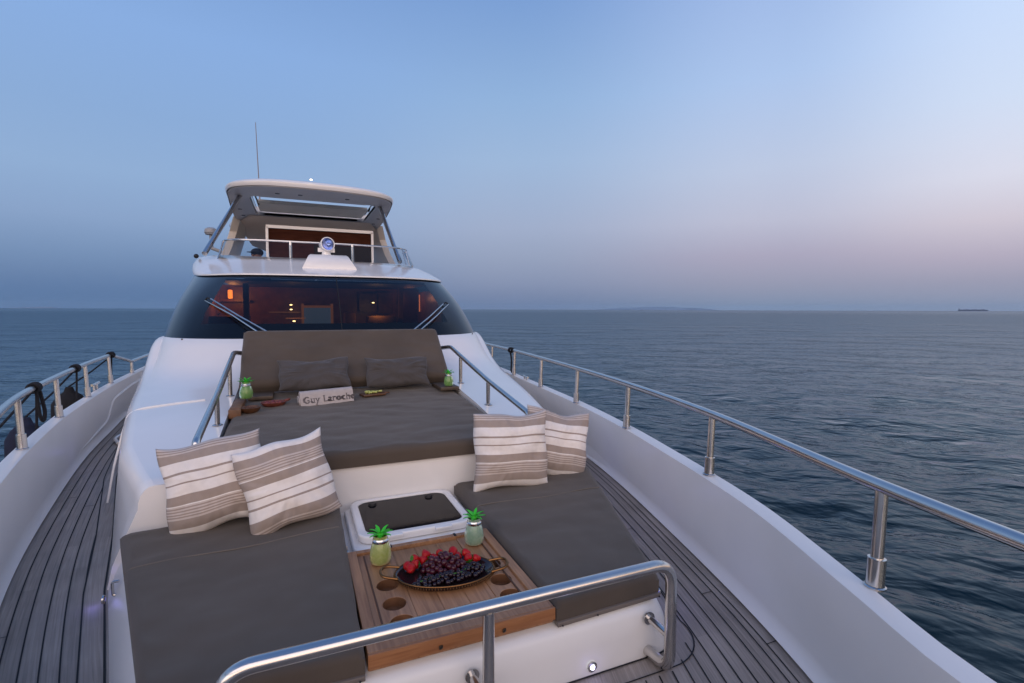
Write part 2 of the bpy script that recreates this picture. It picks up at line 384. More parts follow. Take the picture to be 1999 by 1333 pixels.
# moulded ledge on the port bulwark where the side deck steps up
YB().tube(fillet([(-1.60,4.3,.06),(-1.72,5.0,.07),(-1.80,5.75,.08),(-1.88,6.6,.12),(-1.90,6.85,.30),(-1.96,7.8,.34),(-2.02,9.5,.36)], .12), .022, 10).build('rubbing_moulding', GELM)
# deck
cols = [0,.15,.3,.45,.499,.501,.55,.7,.85,1]
drows = []
for y, l, r_ in zip(YS, ld, rd):
    drows.append([(l+(.49-l)*k*2 if k < .5 else .49+(r_-.49)*(k*2-1), y, 0) for k in cols])
deck = YB().grid(drows, flip=True).build('teak_deck', None, smooth=False)
def deckmat():
    m = TEAKD.copy(); m.name = 'weathered_teak_planks'; t = m.node_tree; b = t.nodes['Principled BSDF']
    uv = t.nodes.new('ShaderNodeUVMap'); uv.uv_map = 'UVMap'; sp = t.nodes.new('ShaderNodeSeparateXYZ'); t.links.new(uv.outputs[0], sp.inputs[0])
    fu = mth('FLOOR', sp.outputs[0], None, t); w1 = t.nodes.new('ShaderNodeTexWhiteNoise'); w1.noise_dimensions = '1D'; t.links.new(fu, w1.inputs['W'])
    fv = mth('FLOOR', mth('ADD', mth('DIVIDE', sp.outputs[1], 1.7, t), mth('MULTIPLY', w1.outputs[0], 9, t), t), None, t)
    w2 = t.nodes.new('ShaderNodeTexWhiteNoise'); w2.noise_dimensions = '2D'; cb_ = t.nodes.new('ShaderNodeCombineXYZ'); t.links.new(fu, cb_.inputs[0]); t.links.new(fv, cb_.inputs[1]); t.links.new(cb_.outputs[0], w2.inputs['Vector'])
    n = t.nodes.new('ShaderNodeTexNoise'); n.inputs['Scale'].default_value = 2.2; n.inputs['Detail'].default_value = 5; tc = t.nodes.new('ShaderNodeTexCoord'); t.links.new(tc.outputs['Object'], n.inputs[0])
    f = mth('ADD', mth('ADD', mth('MULTIPLY', w2.outputs[0], .26, t), .74, t), mth('MULTIPLY', n.outputs[0], .40, t), t)
    mpn = [n_ for n_ in t.nodes if n_.type == 'MAPPING'][0]; uc = t.nodes.new('ShaderNodeCombineXYZ'); t.links.new(mth('MULTIPLY', sp.outputs[0], .06, t), uc.inputs[0]); t.links.new(sp.outputs[1], uc.inputs[1]); t.links.new(uc.outputs[0], mpn.inputs[0]); mpn.inputs['Scale'].default_value = (110, 3, 1)
    l = b.inputs['Base Color'].links[0].from_socket; vm = t.nodes.new('ShaderNodeVectorMath'); vm.operation = 'SCALE'
    t.links.new(l, vm.inputs[0]); t.links.new(f, vm.inputs['Scale']); t.links.new(vm.outputs[0], b.inputs['Base Color'])
    rr_ = mth('ADD', mth('MULTIPLY', n.outputs[0], .35, t), .35, t); t.links.new(rr_, b.inputs['Roughness']); return m
deck.data.materials.append(deckmat()); ul = deck.data.uv_layers.new(name='UVMap')
nc = len(cols)
for p in deck.data.polygons:
    for li in p.loop_indices:
        vi = deck.data.loops[li].vertex_index; ro, co = divmod(vi, nc); x = drows[ro][co][0]; left_ = p.center.x+.45 < .49
        d_ = (x-ld[ro]) if left_ else (rd[ro]-x); ul.data[li].uv = ((d_-.085)/.06 if left_ else (d_-.112)/.06+40, YS[ro])
# box outline at deck level (seat base + coachroof) and margin planks
XBL = [(1.49,-.45),(1.62,-.495),(2.12,-.64),(2.85,-.845),(3.54,-1.0),(4.78,-1.31),(6.39,-1.60),(8,-1.68),(16,-1.72)]
XBR = [(1.49,1.34),(1.62,1.39),(2.12,1.56),(2.85,1.78),(3.54,1.90),(4.78,2.12),(6.39,2.40),(8,2.50),(16,2.55)]
def inside(x, y, mgn):
    if y < 1.49-mgn: return False
    if y < 1.49+.12:
        pass
    l = interp(y, XBL)-mgn; r = interp(y, XBR)+mgn
    if not (l < x < r): return False
    rr_ = .16+mgn*.6
    for cx, sx in ((l+rr_, -1), (r-rr_, 1)):
        cy = 1.49-mgn+rr_
        if (x-cx)*sx > 0 and y < cy and math.hypot(x-cx, y-cy) > rr_: return False
    return True
MG = .085
cb = YB()
def strip(pts, wd=.0055, z=.003):
    if len(pts) < 2: return
    rows = [[], []]
    for i, p in enumerate(pts):
        a_, b_ = pts[max(i-1, 0)], pts[min(i+1, len(pts)-1)]
        d = Vector((b_[0]-a_[0], b_[1]-a_[1], 0)).normalized(); n = Vector((-d.y, d.x, 0))*wd/2
        rows[0].append((p[0]+n.x, p[1]+n.y, z)); rows[1].append((p[0]-n.x, p[1]-n.y, z))
    cb.grid(rows, flip=True)
YF = list(np.linspace(-1.9, 14, 900)); rdf, ldf = smoothtab(RD, YF), smoothtab(LD, YF)
lines = {1: [], -1: []}
for s, dd in ((1, rdf), (-1, ldf)):
    offs = [.076,.112]+[.172+.06*k for k in range(22)] if s > 0 else [.085+.060*k for k in range(16)]
    for o_ in offs:
        cur = []; prev = None
        for y, d in zip(YF, dd):
            x = d-s*o_
            ok = not inside(x, y, MG) and (x > .49 if s > 0 else x < .49)
            if ok: cur.append((x, y))
            else:
                if len(cur) > 3: strip(cur)
                cur = []
        if len(cur) > 3: strip(cur)
# butt joints
random.seed(8)
for s, dd, offs in ((1, rdf, [0,.076,.112,.172,.232,.292]), (-1, ldf, [0,.085,.145,.205,.265,.325])):
    for k in range(5):
        y = 1.0+random.random()*1.6
        while y < 9:
            d = float(np.interp(y, YF, dd)); x0 = d-s*offs[k]; x1 = d-s*offs[k+1]
            if not inside((x0+x1)/2, y, MG) and not inside(x1, y, MG): strip([(x0, y), (x1, y)], .004)
            y += 1.9+random.random()*1.2
# margin plank outline
mp_ = []
ys_ = list(np.linspace(9, 1.49-MG, 300)); 
def edge_out(mg):
    pts = []
    r_ = .16+mg*.6; y0 = 1.49-mg
    for y in np.linspace(9, y0+r_, 260): pts.append((interp(y, XBL)-mg, y))
    cl = interp(y0+r_, XBL)-mg+r_
    for k in range(1, 13): a_ = R(180+90*k/12); pts.append((cl+r_*math.cos(a_), y0+r_+r_*math.sin(a_)))
    cr_ = interp(y0+r_, XBR)+mg-r_
    for k in range(0, 13): a_ = R(270+90*k/12); pts.append((cr_+r_*math.cos(a_), y0+r_+r_*math.sin(a_)))
    for y in np.linspace(y0+r_, 9, 260)[1:]: pts.append((interp(y, XBR)+mg, y))
    return pts
strip(edge_out(MG), .006, .0034); strip(edge_out(.006), .008, .0034)
cb.build('deck_caulking', CAULK, deck, smooth=False)

# ---------------- seat base
def boxwall(zs, ins, parent=None):
    rows = []
    for z, i_ in zip(zs, ins):
        pts = [p for p in edge_out(-i_) if p[1] < 2.95]
        q_ = interp(z, [(-.02,0),(.10,.035),(.165,.065),(.2,.085)])
        rows.append([(.44+(p[0]-.44)*(1-q_), p[1], z) for p in pts])
    return rows
sb = YB().grid(boxwall([-.02,.10,.165,.185,.195,.20], [0,.004,.010,.022,.045,.09]))
sb.grid([[(interp(y, XBL)+.12, y, .2), (interp(y, XBR)-.12, y, .2)] for y in np.linspace(1.60, 2.95, 16)])
sb.grid([[( -.22, 1.575, .1995), (1.05, 1.575, .1995)], [(-.22, 1.62, .1995), (1.05, 1.62, .1995)]])
sb.build('seat_base', GELM)
# black joint line under the cushion trays
# ---------------- coachroof
XC = .43
def Yb(x):
    u = min(abs(x-XC)/1.74, .9999); return 5.30+1.6*(1-(1-u**3)**(1/3))
H = [(0,1.06),(.04,1.03),(.35,.83),(.5,.76),(.75,.70),(1.0,.67),(1.7,.60),(2.45,.49),(3.3,.46),(9,.46)]
hx = [a_ for a_, b_ in H]
def ztop(x, y):
    d = max(Yb(x)-y, 0)
    return sum(interp(max(d+e, 0), H) for e in (-.12,-.06,0,.06,.12))/5
XL, XR = -.43, 1.27
def xedge(t, s):
    y = 2.85+(5.95-2.85)*t
    return (interp(y, [(2.85,-.64),(3.54,-.87),(4.6,-1.07),(5.5,-1.22),(5.95,-1.245)]) if s < 0 else interp(y, [(2.85,1.56),(3.54,1.74),(4.6,1.91),(5.5,2.06),(5.95,2.105)]))
coach = YB()
for s, xi in ((-1, XL), (1, XR)):
    rows = []; er = []
    for i in range(61):
        t_ = i/60; xe = xedge(t_, s); row = []
        for j in range(21):
            x = xe+(xi-xe)*j/20; y = 2.85+(Yb(x)-2.85)*t_; zz = ztop(x, y)
            fr = max(0, 1-(y-2.85)/.05); zz -= .012*fr*fr
            row.append((x, y, zz))
        rows.append(row); er.append(row[0])
    coach.grid(rows, flip=(s > 0))
    # shoulder and side down to the deck
    ex = er+[(er[-1][0], y, 1.06) for y in (7.0, 9, 12, 16)]
    srows = [[] for _ in range(9)]
    for i, (x, y, z) in enumerate(ex):
        xb = interp(y, XBL if s < 0 else XBR)
        r_ = min(.12, abs(xb-x)*.9)
        qy = min(1, max(0, (y-3.4)/2)); prof = [(0, 0)]+[(math.sin(a_)*(.07+.05*qy), -(1-math.cos(a_))*(.11+.08*qy)) for a_ in (R(18), R(36), R(54), R(72), R(90))]
        pl = [(x+s*px_, z+pz) for px_, pz in prof]
        xs_, zs_ = pl[-1]
        pl += [(xs_+(xb-xs_)*.45, zs_*.62), (xs_+(xb-xs_)*.8, zs_*.3), (xb, -.01)]
        for k, (a_, b_) in enumerate(pl): srows[k].append((a_, y, b_))
    coach.grid(srows, flip=(s < 0))
    # recess side wall
    iw = [rows[i][-1] for i in range(61) if rows[i][-1][1] < 4.75]
    coach.grid([iw, [(p[0]-s*.0, p[1], .38) for p in iw]], flip=(s > 0))
rows = []
for i in range(31):
    t_ = i/30; rows.append([(x, 4.55+(Yb(x)-4.55)*t_, ztop(x, 4.55+(Yb(x)-4.55)*t_)) for x in np.linspace(XL, XR, 25)])
coach.grid(rows, flip=False)
coach.grid([[(XL, y, .40+.04*(y-2.85)), (XR, y, .40+.04*(y-2.85))] for y in (2.86, 4.7)], flip=True)
# front wall, its ends following the side profile
PL = {}
for s_, tab in ((-1, XBL), (1, XBR)):
    x = xedge(0, s_); z = ztop(x, 2.85)-.012; xb = interp(2.85, tab)
    pl = [(x, z)]+[(x+s_*math.sin(a_)*.07, z-(1-math.cos(a_))*.11) for a_ in (R(18), R(36), R(54), R(72), R(90))]
    xs1, zs1 = pl[-1]; PL[s_] = pl+[(xs1+(xb-xs1)*.45, zs1*.62), (xs1+(xb-xs1)*.8, zs1*.3), (xb, -.01)]
coach.grid([[(a_[0]+(b_[0]-a_[0])*k/24, 2.85, a_[1]+(b_[1]-a_[1])*k/24) for k in range(25)] for a_, b_ in zip(PL[-1][::-1], PL[1][::-1])])
coach.build('coachroof', GEL, sharp=50)
# thin flange seam over the port shoulder
sm = [(-.62,4.24,ztop(-.62,4.24)+.003),(-.8,4.22,ztop(-.8,4.22)+.004),(-1.00,4.20,ztop(-1.0,4.2)+.005),(-1.075,4.2,ztop(-1.0,4.2)-.03),(-1.11,4.2,.47),(-1.155,4.15,.25),(-1.185,4.1,.02)]
YB().tube(fillet(sm, .04), .007, 6).build('seam_strip', GEL)
# deck cleat ring on the port side deck
YB().tube(fillet([(-1.60,5.9,.025),(-1.68,6.1,.025),(-1.66,6.45,.025),(-1.55,6.5,.025),(-1.48,6.2,.025),(-1.52,5.95,.025),(-1.60,5.9,.025)], .06), .016, 8).build('deck_fitting', GEL)

# ---------------- windshield
def ucurve(y0, hw, D, z, yend=13, xc=XC, n=40, p=3, dz=0, fl=0):
    fr = []
    for k in range(n+1):
        th = math.pi*k/n; c_ = -math.cos(th); s_ = math.sin(th)
        x = hw*math.copysign(abs(c_)**(2/p), c_) if abs(c_) > 1e-9 else 0
        y = D*(1-abs(s_)**(2/p)); fr.append((xc+x, y0+y, z))
    ks = (.04,.09,.16,.25,.38,.55,.75,1)
    l_ = [(xc-hw, y0+D+(yend-y0-D)*k, z) for k in reversed(ks)]
    r_ = [(xc+hw, y0+D+(yend-y0-D)*k, z) for k in ks]
    out = []
    for x, y, zz in l_+fr+r_:
        q = min(1, max(0, (y-6.4)/1.9)); q = q*q*(3-2*q); k = 1 if x < xc else .40
        out.append((x+fl*q*k*(x-xc)/max(hw, .1), y, zz+dz*q*k))
    return out
base = ucurve(5.30, 1.74, 1.6, 1.02); top = ucurve(6.10, 1.46, 1.4, 1.685, dz=.10, fl=.22)
nU = len(base)
TG = bpy.data.materials.new('tinted_glass'); TG.use_nodes = True; t = TG.node_tree; t.nodes.clear()
tr = t.nodes.new('ShaderNodeBsdfTransparent'); tr.inputs[0].default_value = (.30,.30,.31,1)
gl = t.nodes.new('ShaderNodeBsdfGlossy'); gl.inputs['Roughness'].default_value = .03; gl.inputs[0].default_value = (.75,.85,.95,1)
frn = t.nodes.new('ShaderNodeFresnel'); frn.inputs[0].default_value = 1.5
mx = t.nodes.new('ShaderNodeMixShader'); ou = t.nodes.new('ShaderNodeOutputMaterial')
t.links.new(mth('MULTIPLY', frn.outputs[0], .8, t), mx.inputs[0]); t.links.new(tr.outputs[0], mx.inputs[1]); t.links.new(gl.outputs[0], mx.inputs[2]); t.links.new(mx.outputs[0], ou.inputs[0])
FRIT = mat('black_glass', (.003,.005,.009), .10, spec=.38)
def ws(i, tt, off=0):
    a_, b_ = Vector(base[i]), Vector(top[i]); p = a_.lerp(b_, tt)
    bow = .05*math.sin(math.pi*tt); nrm = Vector((0, -1, 1)).normalized()*(bow+off) if abs(p.x-XC) < 1.2 else Vector((math.copysign(1, p.x-XC)*.6, -.3, .4))*(bow+off)
    return p+nrm
tl = [0,.08,.13,.2,.3,.4,.5,.6,.7,.8,.86,.93,1]
xs_ = [b_[0] for b_ in base]
frv = MB(); pane = {0: [], 1: []}
verts = [[ws(i, tt) for i in range(nU)] for tt in tl]
wind = empty('windshield'); wind.parent = yacht
ff, pl_, pr_ = [], [], []
for r_ in range(len(tl)-1):
    for i in range(nU-1):
        xm = (base[i][0]+base[i+1][0])/2; ym = (base[i][1]+base[i+1][1])/2; tm = (tl[r_]+tl[r_+1])/2
        q = (r_*nU+i, r_*nU+i+1, (r_+1)*nU+i+1, (r_+1)*nU+i)
        if .17 < tm < .90 and ym < 5.9 and -.86 < xm < .31: pl_.append(q)
        elif .17 < tm < .90 and ym < 5.95 and .55 < xm < 1.66: pr_.append(q)
        else: ff.append(q)
vv = [(p.x-.45, p.y-4, p.z) for row in verts for p in row]
def sub(vv, fs, name, mt, par):
    used = sorted({i for f in fs for i in f}); mp = {a_: b_ for b_, a_ in enumerate(used)}
    return mesh(name, [vv[i] for i in used], [tuple(mp[i] for i in f) for f in fs], mt, par)
sub(vv, ff, 'black_border', FRIT, wind); sub(vv, pl_, 'glass_pane', TG, wind); sub(vv, pr_, 'glass_pane', TG, wind)
YB().tube([tuple(ws(nU//2, tt, .004)) for tt in tl], .004, 6).build('centre_seam', CAULK, wind)
# screws along the windshield sill
scb = YB()
for x in (-1.0, -.25, .42, .75, 1.05, 1.95): scb.ball((x, Yb(x)-.03, ztop(x, Yb(x)-.03)+.004), .009, 1)
scb.pieces('sill_screw', BLK)
# wipers
def wiper(pts_a, pts_b, foot):
    wp = empty('wiper'); wp.parent = yacht
    YB().tube(pts_a, .008, 8).tube(pts_b, .008, 8).build('wiper_arm', CHR, wp)
    YB().tube([pts_a[-1], (Vector(pts_a[-1])+Vector(pts_b[-1]))/2+Vector((0,.0,.02)), pts_b[-1]], .009, 6).build('wiper_tip', BLK, wp)
    YB().box(foot, (.07, .05, .03), bev=.008).build('wiper_pivot', CHR, wp)
def wpt(x, tt, off=.03):
    i = min(range(nU), key=lambda i: abs(base[i][0]+(top[i][0]-base[i][0])*tt-x)+(100 if base[i][1] > 7.5 else 0))
    p = ws(i, tt); return (x, p.y-.02-off, p.z+off)
wiper([(-.22,5.27,1.085), wpt(-.50,.26), wpt(-.78,.50)], [(-.31,5.27,1.09), wpt(-.56,.27), wpt(-.84,.50)], (-.26,5.26,1.08))
wiper([(1.12,5.30,1.085), wpt(1.36,.24), wpt(1.62,.47)], [(1.20,5.31,1.085), wpt(1.46,.26), wpt(1.70,.47)], (1.17,5.30,1.08))

# ---------------- cabin seen through the glass
cab = empty('cabin_interior'); cab.parent = yacht
WOODI = mat('cabin_wood', (.26,.115,.05), .35, noise_s=8, noise_a=.25); DARKI = mat('cabin_dark', (.030,.020,.018), .6)
YB().box((.43, 8.62, 1.1), (3.0, .05, 1.15)).box((-1.06, 7.8, 1.05), (.03, 1.6, 1.1)).box((1.92, 7.8, 1.05), (.03, 1.6, 1.1)).pieces('cabin_wall', WOODI, cab, smooth=False)
YB().box((.43, 7.7, 1.66), (2.5, 1.9, .02)).box((.43, 7.3, .5), (2.8, 2.2, .03)).box((.43, 6.1, .98), (2.1, .7, .12), bev=.03).build('dashboard', DARKI, cab, smooth=False)
YB().box((-.60, 7.6, 1.1), (.07, .07, 1.2)).box((1.50, 7.9, 1.1), (.07, .07, 1.2)).pieces('wooden_post', WOODI, cab, smooth=False)
YB().box((-.84, 8.52, 1.74), (.44, .1, .03)).box((-.84, 8.52, 1.44), (.44, .1, .03)).box((-1.03, 8.5, 1.5), (.03, .1, .5)).box((-.84, 7.9, 1.12), (.5, .5, .2)).pieces('cabinet', WOODI, cab, smooth=False)
LAMPM = mat('lamp_glow', (1,.4,.1), .5, emis=(1,.22,.025), estr=3.5); SPOTM = mat('spot_glow', (1,.8,.4), .5, emis=(1,.70,.28), estr=9)
YB().box((-.87, 8.42, 1.53), (.06, .06, .13), bev=.015).build('wall_lamp', LAMPM, cab)
pb = YB()
for p in ((-.06,8.4,1.38),(-.06,8.4,1.31),(-.02,7.6,1.15),(1.13,8.2,1.42),(1.12,7.8,1.20)): pb.ball(p, .013, 2, (1.6,1,.7))
pb.pieces('cabin_spotlight', SPOTM, cab)
STRIPM = mat('strip_glow', (1,.4,.2), .5, emis=(1,.28,.10), estr=1.1)
YB().box((1.62, 8.4, 1.42), (.012, .02, .28)).box((1.90, 8.35, 1.42), (.012, .02, .28)).pieces('door_strip_light', STRIPM, cab, smooth=False)
YB().box((1.76, 8.54, 1.3), (.34, .04, .7)).build('cabin_door', DKW, cab, smooth=False)
YB().box((.31, 8.3, 1.355), (.44, .05, .035)).box((.10, 8.3, 1.2), (.035, .05, .40)).box((.52, 8.3, 1.2), (.035, .05, .40)).build('window_frame', mat('frame_wood_glow', (.32,.13,.06), .4, emis=(.6,.22,.07), estr=.28), cab, smooth=False)  # frame wood emits a warm glow in place of lamp light
SCR = mat('sky_glow_pane', (.10,.13,.17), .3, emis=(.16,.23,.32), estr=.35)  # pane emits faint blue, sky light put into its material
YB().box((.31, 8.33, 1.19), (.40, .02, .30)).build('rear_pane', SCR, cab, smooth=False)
YB().box((-.14, 8.2, 1.27), (.42, .06, .012)).box((.0, 7.6, 1.19), (.25, .05, .012)).pieces('shelf', mat('shelf_wood_glow', (.30,.13,.06), .3, emis=(.6,.25,.08), estr=.3), cab, smooth=False)  # shelves are no lamps: warm light is painted in as emission
YB().box((1.10, 8.5, 1.42), (.30, .03, .30)).box((1.36, 8.5, 1.42), (.26, .03, .34)).pieces('framed_picture', mat('picture_frame', (.16,.085,.04), .35, noise_s=9, noise_a=.4), cab, smooth=False)
YB().box((1.20, 7.9, 1.14), (.42, .3, .16), bev=.03).box((.75, 8.0, 1.12), (.16, .3, .3), bev=.03).pieces('cabin_seat', mat('seat_leather', (.28,.13,.05), .5), cab)
def plight(loc, e, c, r=.05):
    l_ = bpy.data.lights.new('lamp', 'POINT'); l_.energy = e; l_.color = c; l_.shadow_soft_size = r
    o = bpy.data.objects.new('lamp', l_); sc.collection.objects.link(o); o.location = loc; return o
plight((-.80, 8.05, 1.50), 6.5, (1,.38,.10)); plight((1.12, 7.7, 1.32), 2.3, (1,.55,.22)); plight((-.02, 7.5, 1.30), 1.8, (1,.5,.2)); plight((1.70, 8.1, 1.5), 1.2, (1,.35,.15))

# ---------------- roof / flybridge
roof = YB()
rings = [ucurve(6.10,1.46,1.4,1.685,dz=.10,fl=.22), ucurve(6.085,1.475,1.4,1.688,dz=.11,fl=.22), ucurve(6.09,1.475,1.4,1.703,dz=.15,fl=.23), ucurve(6.14,1.45,1.4,1.72,dz=.22,fl=.25), ucurve(6.45,1.36,1.35,1.79,dz=.24,fl=.28), ucurve(6.80,1.25,1.3,1.868,dz=.18,fl=.30), ucurve(7.08,1.13,1.2,1.935,dz=.12,fl=.30), ucurve(7.25,1.0,1.1,1.945,dz=.03,fl=.2), ucurve(8.0,.02,.3,1.95)]
roof.grid(rings, flip=False); roof.build('flybridge_roof', GEL, sharp=50)
# searchlight
sl = empty('searchlight'); sl.parent = yacht
YB().grid([[(x0, y0, z0) for x0, y0 in ((.06,6.55),(.72,6.55),(.70,7.15),(.08,7.15))] if 0 else [(.08,6.50,1.78),(.71,6.50,1.78),(.68,7.2,1.9),(.11,7.2,1.9)], [(.09,6.49,1.815),(.70,6.49,1.815),(.67,7.2,1.92),(.12,7.2,1.92)], [(.16,6.62,1.965),(.62,6.62,1.965),(.60,7.1,1.975),(.18,7.1,1.975)], [(.18,6.66,1.985),(.60,6.66,1.985),(.58,7.08,1.99),(.20,7.08,1.99)]], closed_u=True, flip=False).add([(.18,6.66,1.985),(.60,6.66,1.985),(.58,7.08,1.99),(.20,7.08,1.99)], [(0,1,2,3)]).build('searchlight_base', GEL, sl, sharp=60)
YB().lathe([(0,0),(.095,0),(.095,.012),(.055,.02),(.05,.07),(.06,.085),(0,.085)], (.375,6.85,1.985), 20).build('swivel', GEL, sl)
Tl = Matrix.Translation((.375,6.83,2.125)) @ Matrix.Rotation(R(14),4,'Z') @ Matrix.Rotation(R(84),4,'X') @ Matrix.Scale(.87, 4)
YB().lathe([(0,-.11),(.06,-.105),(.085,-.07),(.092,0),(.095,.05),(.100,.055),(.100,.075),(.088,.078),(.085,.06)], (0,0,0), 28, Tl).box((.375-.0,6.84,2.06), (.20,.03,.05)).build('lamp_housing', GEL, sl)
YB().lathe([(.088,.062),(.06,.05),(.03,.03),(0,.02)], (0,0,0), 28, Tl).build('reflector', mat('blue_reflector', (.35,.45,.75), .15, 1), sl)
LENS = mat('lens_glass', (.35,.45,.65), .05, metal=.8)
YB().lathe([(.087,.066),(.05,.073),(0,.075)], (0,0,0), 28, Tl).build('lens', mat('clear_lens', (.8,.85,.95), .03, trans=1), sl)
# fly windscreen
fw = empty('flybridge_windscreen'); fw.parent = yacht
CG = bpy.data.materials.new('clear_acrylic'); CG.use_nodes = True; t = CG.node_tree; t.nodes.clear()
tr = t.nodes.new('ShaderNodeBsdfTransparent'); tr.inputs[0].default_value = (.80,.83,.85,1)
gl = t.nodes.new('ShaderNodeBsdfGlossy'); gl.inputs['Roughness'].default_value = .05; frn = t.nodes.new('ShaderNodeFresnel'); frn.inputs[0].default_value = 1.45
mx = t.nodes.new('ShaderNodeMixShader'); ou = t.nodes.new('ShaderNodeOutputMaterial')
t.links.new(frn.outputs[0], mx.inputs[0]); t.links.new(tr.outputs[0], mx.inputs[1]); t.links.new(gl.outputs[0], mx.inputs[2]); t.links.new(mx.outputs[0], ou.inputs[0])
fb = [(-.93,7.75,1.96),(-.88,7.30,1.95),(-.72,7.10,1.945),(-.4,7.04,1.945),(.0,7.0,1.94),(.43,6.99,1.94),(.8,7.0,1.94),(1.2,7.04,1.945),(1.44,7.12,1.945),(1.60,7.35,1.95),(1.66,7.8,1.96)]
ft = [(-.90,7.95,2.19),(-.83,7.45,2.19),(-.70,7.24,2.185),(-.4,7.17,2.185),(.0,7.13,2.18),(.43,7.12,2.18),(.8,7.13,2.18),(1.2,7.17,2.18),(1.40,7.25,2.18),(1.53,7.5,2.185),(1.57,8.0,2.19)]
fbs, fts = fillet(fb, .12, 3), fillet(ft, .12, 3)
YB().grid([fbs, fts], flip=True).build('acrylic_panel', CG, fw)
YB().tube(fts, .012, 8).build('top_rail', CHR, fw)
for x, y in ((-.04,7.10),(.72,7.10)): YB().tube([(x, y, 1.93), (x, y+.03, 2.18)], .017, 8).build('rail_post', CHR, fw)
for p, q in (((-.88,7.32,1.94),(-.83,7.46,2.19)), ((1.44,7.14,1.94),(1.42,7.28,2.18)), ((1.50,7.2,1.94),(1.47,7.33,2.18))): YB().tube([p, q], .010, 8).build('rail_post', CHR, fw)
# brown helm screen with white frame
VEN = wood('brown_veneer', (.030,.008,.004), (.060,.018,.010), (4,40,40), .7); VEN.node_tree.nodes['Principled BSDF'].inputs['Specular IOR Level'].default_value = .08
hp = empty('helm_screen'); hp.parent = yacht
YB().box((.40, 8.52, 2.28), (1.49, .05, .52)).build('brown_panel', wood('brown_veneer', (.022,.006,.003), (.045,.013,.007), (4,40,40), .7), hp, smooth=False)
YB().box((.40, 8.50, 2.553), (1.56, .09, .045)).box((-.367, 8.50, 2.24), (.035, .09, .60)).box((1.167, 8.50, 2.24), (.035, .09, .60)).build('white_frame', GEL, hp, smooth=False)
YB().box((.72, 8.492, 2.16), (.86, .012, .30)).build('dark_pane', mat('dark_pane', (.008,.005,.005), .2, spec=.12), hp, smooth=False)

# hardtop
ht = empty('hardtop'); ht.parent = yacht
HO = [(.30,7.56),(.85,7.62),(1.20,7.76),(1.39,8.02),(1.46,8.5),(1.53,9.4),(1.58,10.6),(1.62,12.2),(-.98,12.2),(-.96,10.8),(-.92,9.6),(-.87,8.7),(-.83,8.15),(-.68,7.82),(-.3,7.60)]
def smooth2(pts, n=5):
    out = []; L_ = len(pts)
    for i in range(L_):
        p0, p1, p2, p3 = (Vector(pts[(i+k) % L_]) for k in (-1, 0, 1, 2))
        for j in range(n):
            t_ = j/n; out.append(tuple(.5*((2*p1)+(p2-p0)*t_+(2*p0-5*p1+4*p2-p3)*t_*t_+(3*p1-p0-3*p2+p3)*t_**3)))
    return out
ho = smooth2(HO, 5)
hole = rrect(-.58, 8.33, 1.22, 9.95, .12)
v, f = extr(ho, [hole], 2.955, 3.00, 0)
YB().add(v, f).build('underside', GREYL, ht, sharp=30)
# rounded upper shell
sh = YB(); cx_, cy_ = .33, 9.9
def scl(pts, k, z): return [(cx_+(x-cx_)*(1-k/1.3), cy_+(y-cy_)*(1-k/2.3), z) for x, y in pts]
sh.grid([scl(ho, -.015, 2.965), scl(ho, -.03, 2.99), scl(ho, -.03, 3.02), scl(ho, -.005, 3.045), scl(ho, .05, 3.07), scl(ho, .14, 3.082), scl(ho, .24, 3.085)], closed_u=True)
v, f = extr([(p[0], p[1]) for p in scl(ho, .24, 0)], [hole], 3.05, 3.086, 0)
sh.add(v, f).build('top_shell', GEL, ht, sharp=40)
YB().grid([[(x, y, 2.955) for x, y in hole], [(x, y, 3.08) for x, y in hole]], closed_u=True).build('opening_rim', GEL, ht)
# sunroof awning: white roller bars and canvas
CANV = mat('awning_canvas', (.70,.66,.60), .8, noise_s=3, noise_a=.05); CANW = mat('awning_white', (.78,.78,.80), .6)
YB().box((.32, 8.66, 3.065), (1.60, .46, .012), bev=.003).build('awning_canvas', CANW, ht)
YB().box((.32, 8.95, 3.0), (1.66, .20, .035), bev=.01).tube([(-.5,8.90,2.985),(1.14,8.90,2.985)], .022, 10).build('awning_roller', CANV, ht)
YB().box((.32, 9.48, 3.02), (1.70, .85, .02), bev=.003).build('awning_canvas', CANV, ht)
YB().tube([(-.52,8.38,3.01),(-.50,9.1,2.98)], .012, 6).tube([(1.18,8.95,2.97),(1.19,8.90,3.02)], .014, 6).pieces('awning_runner', BLK, ht)
YB().box((.10,8.40,3.05), (.30,.04,.02), bev=.005).box((.45,8.40,3.04), (.16,.03,.02), bev=.005).pieces('awning_latch', CHR, ht)
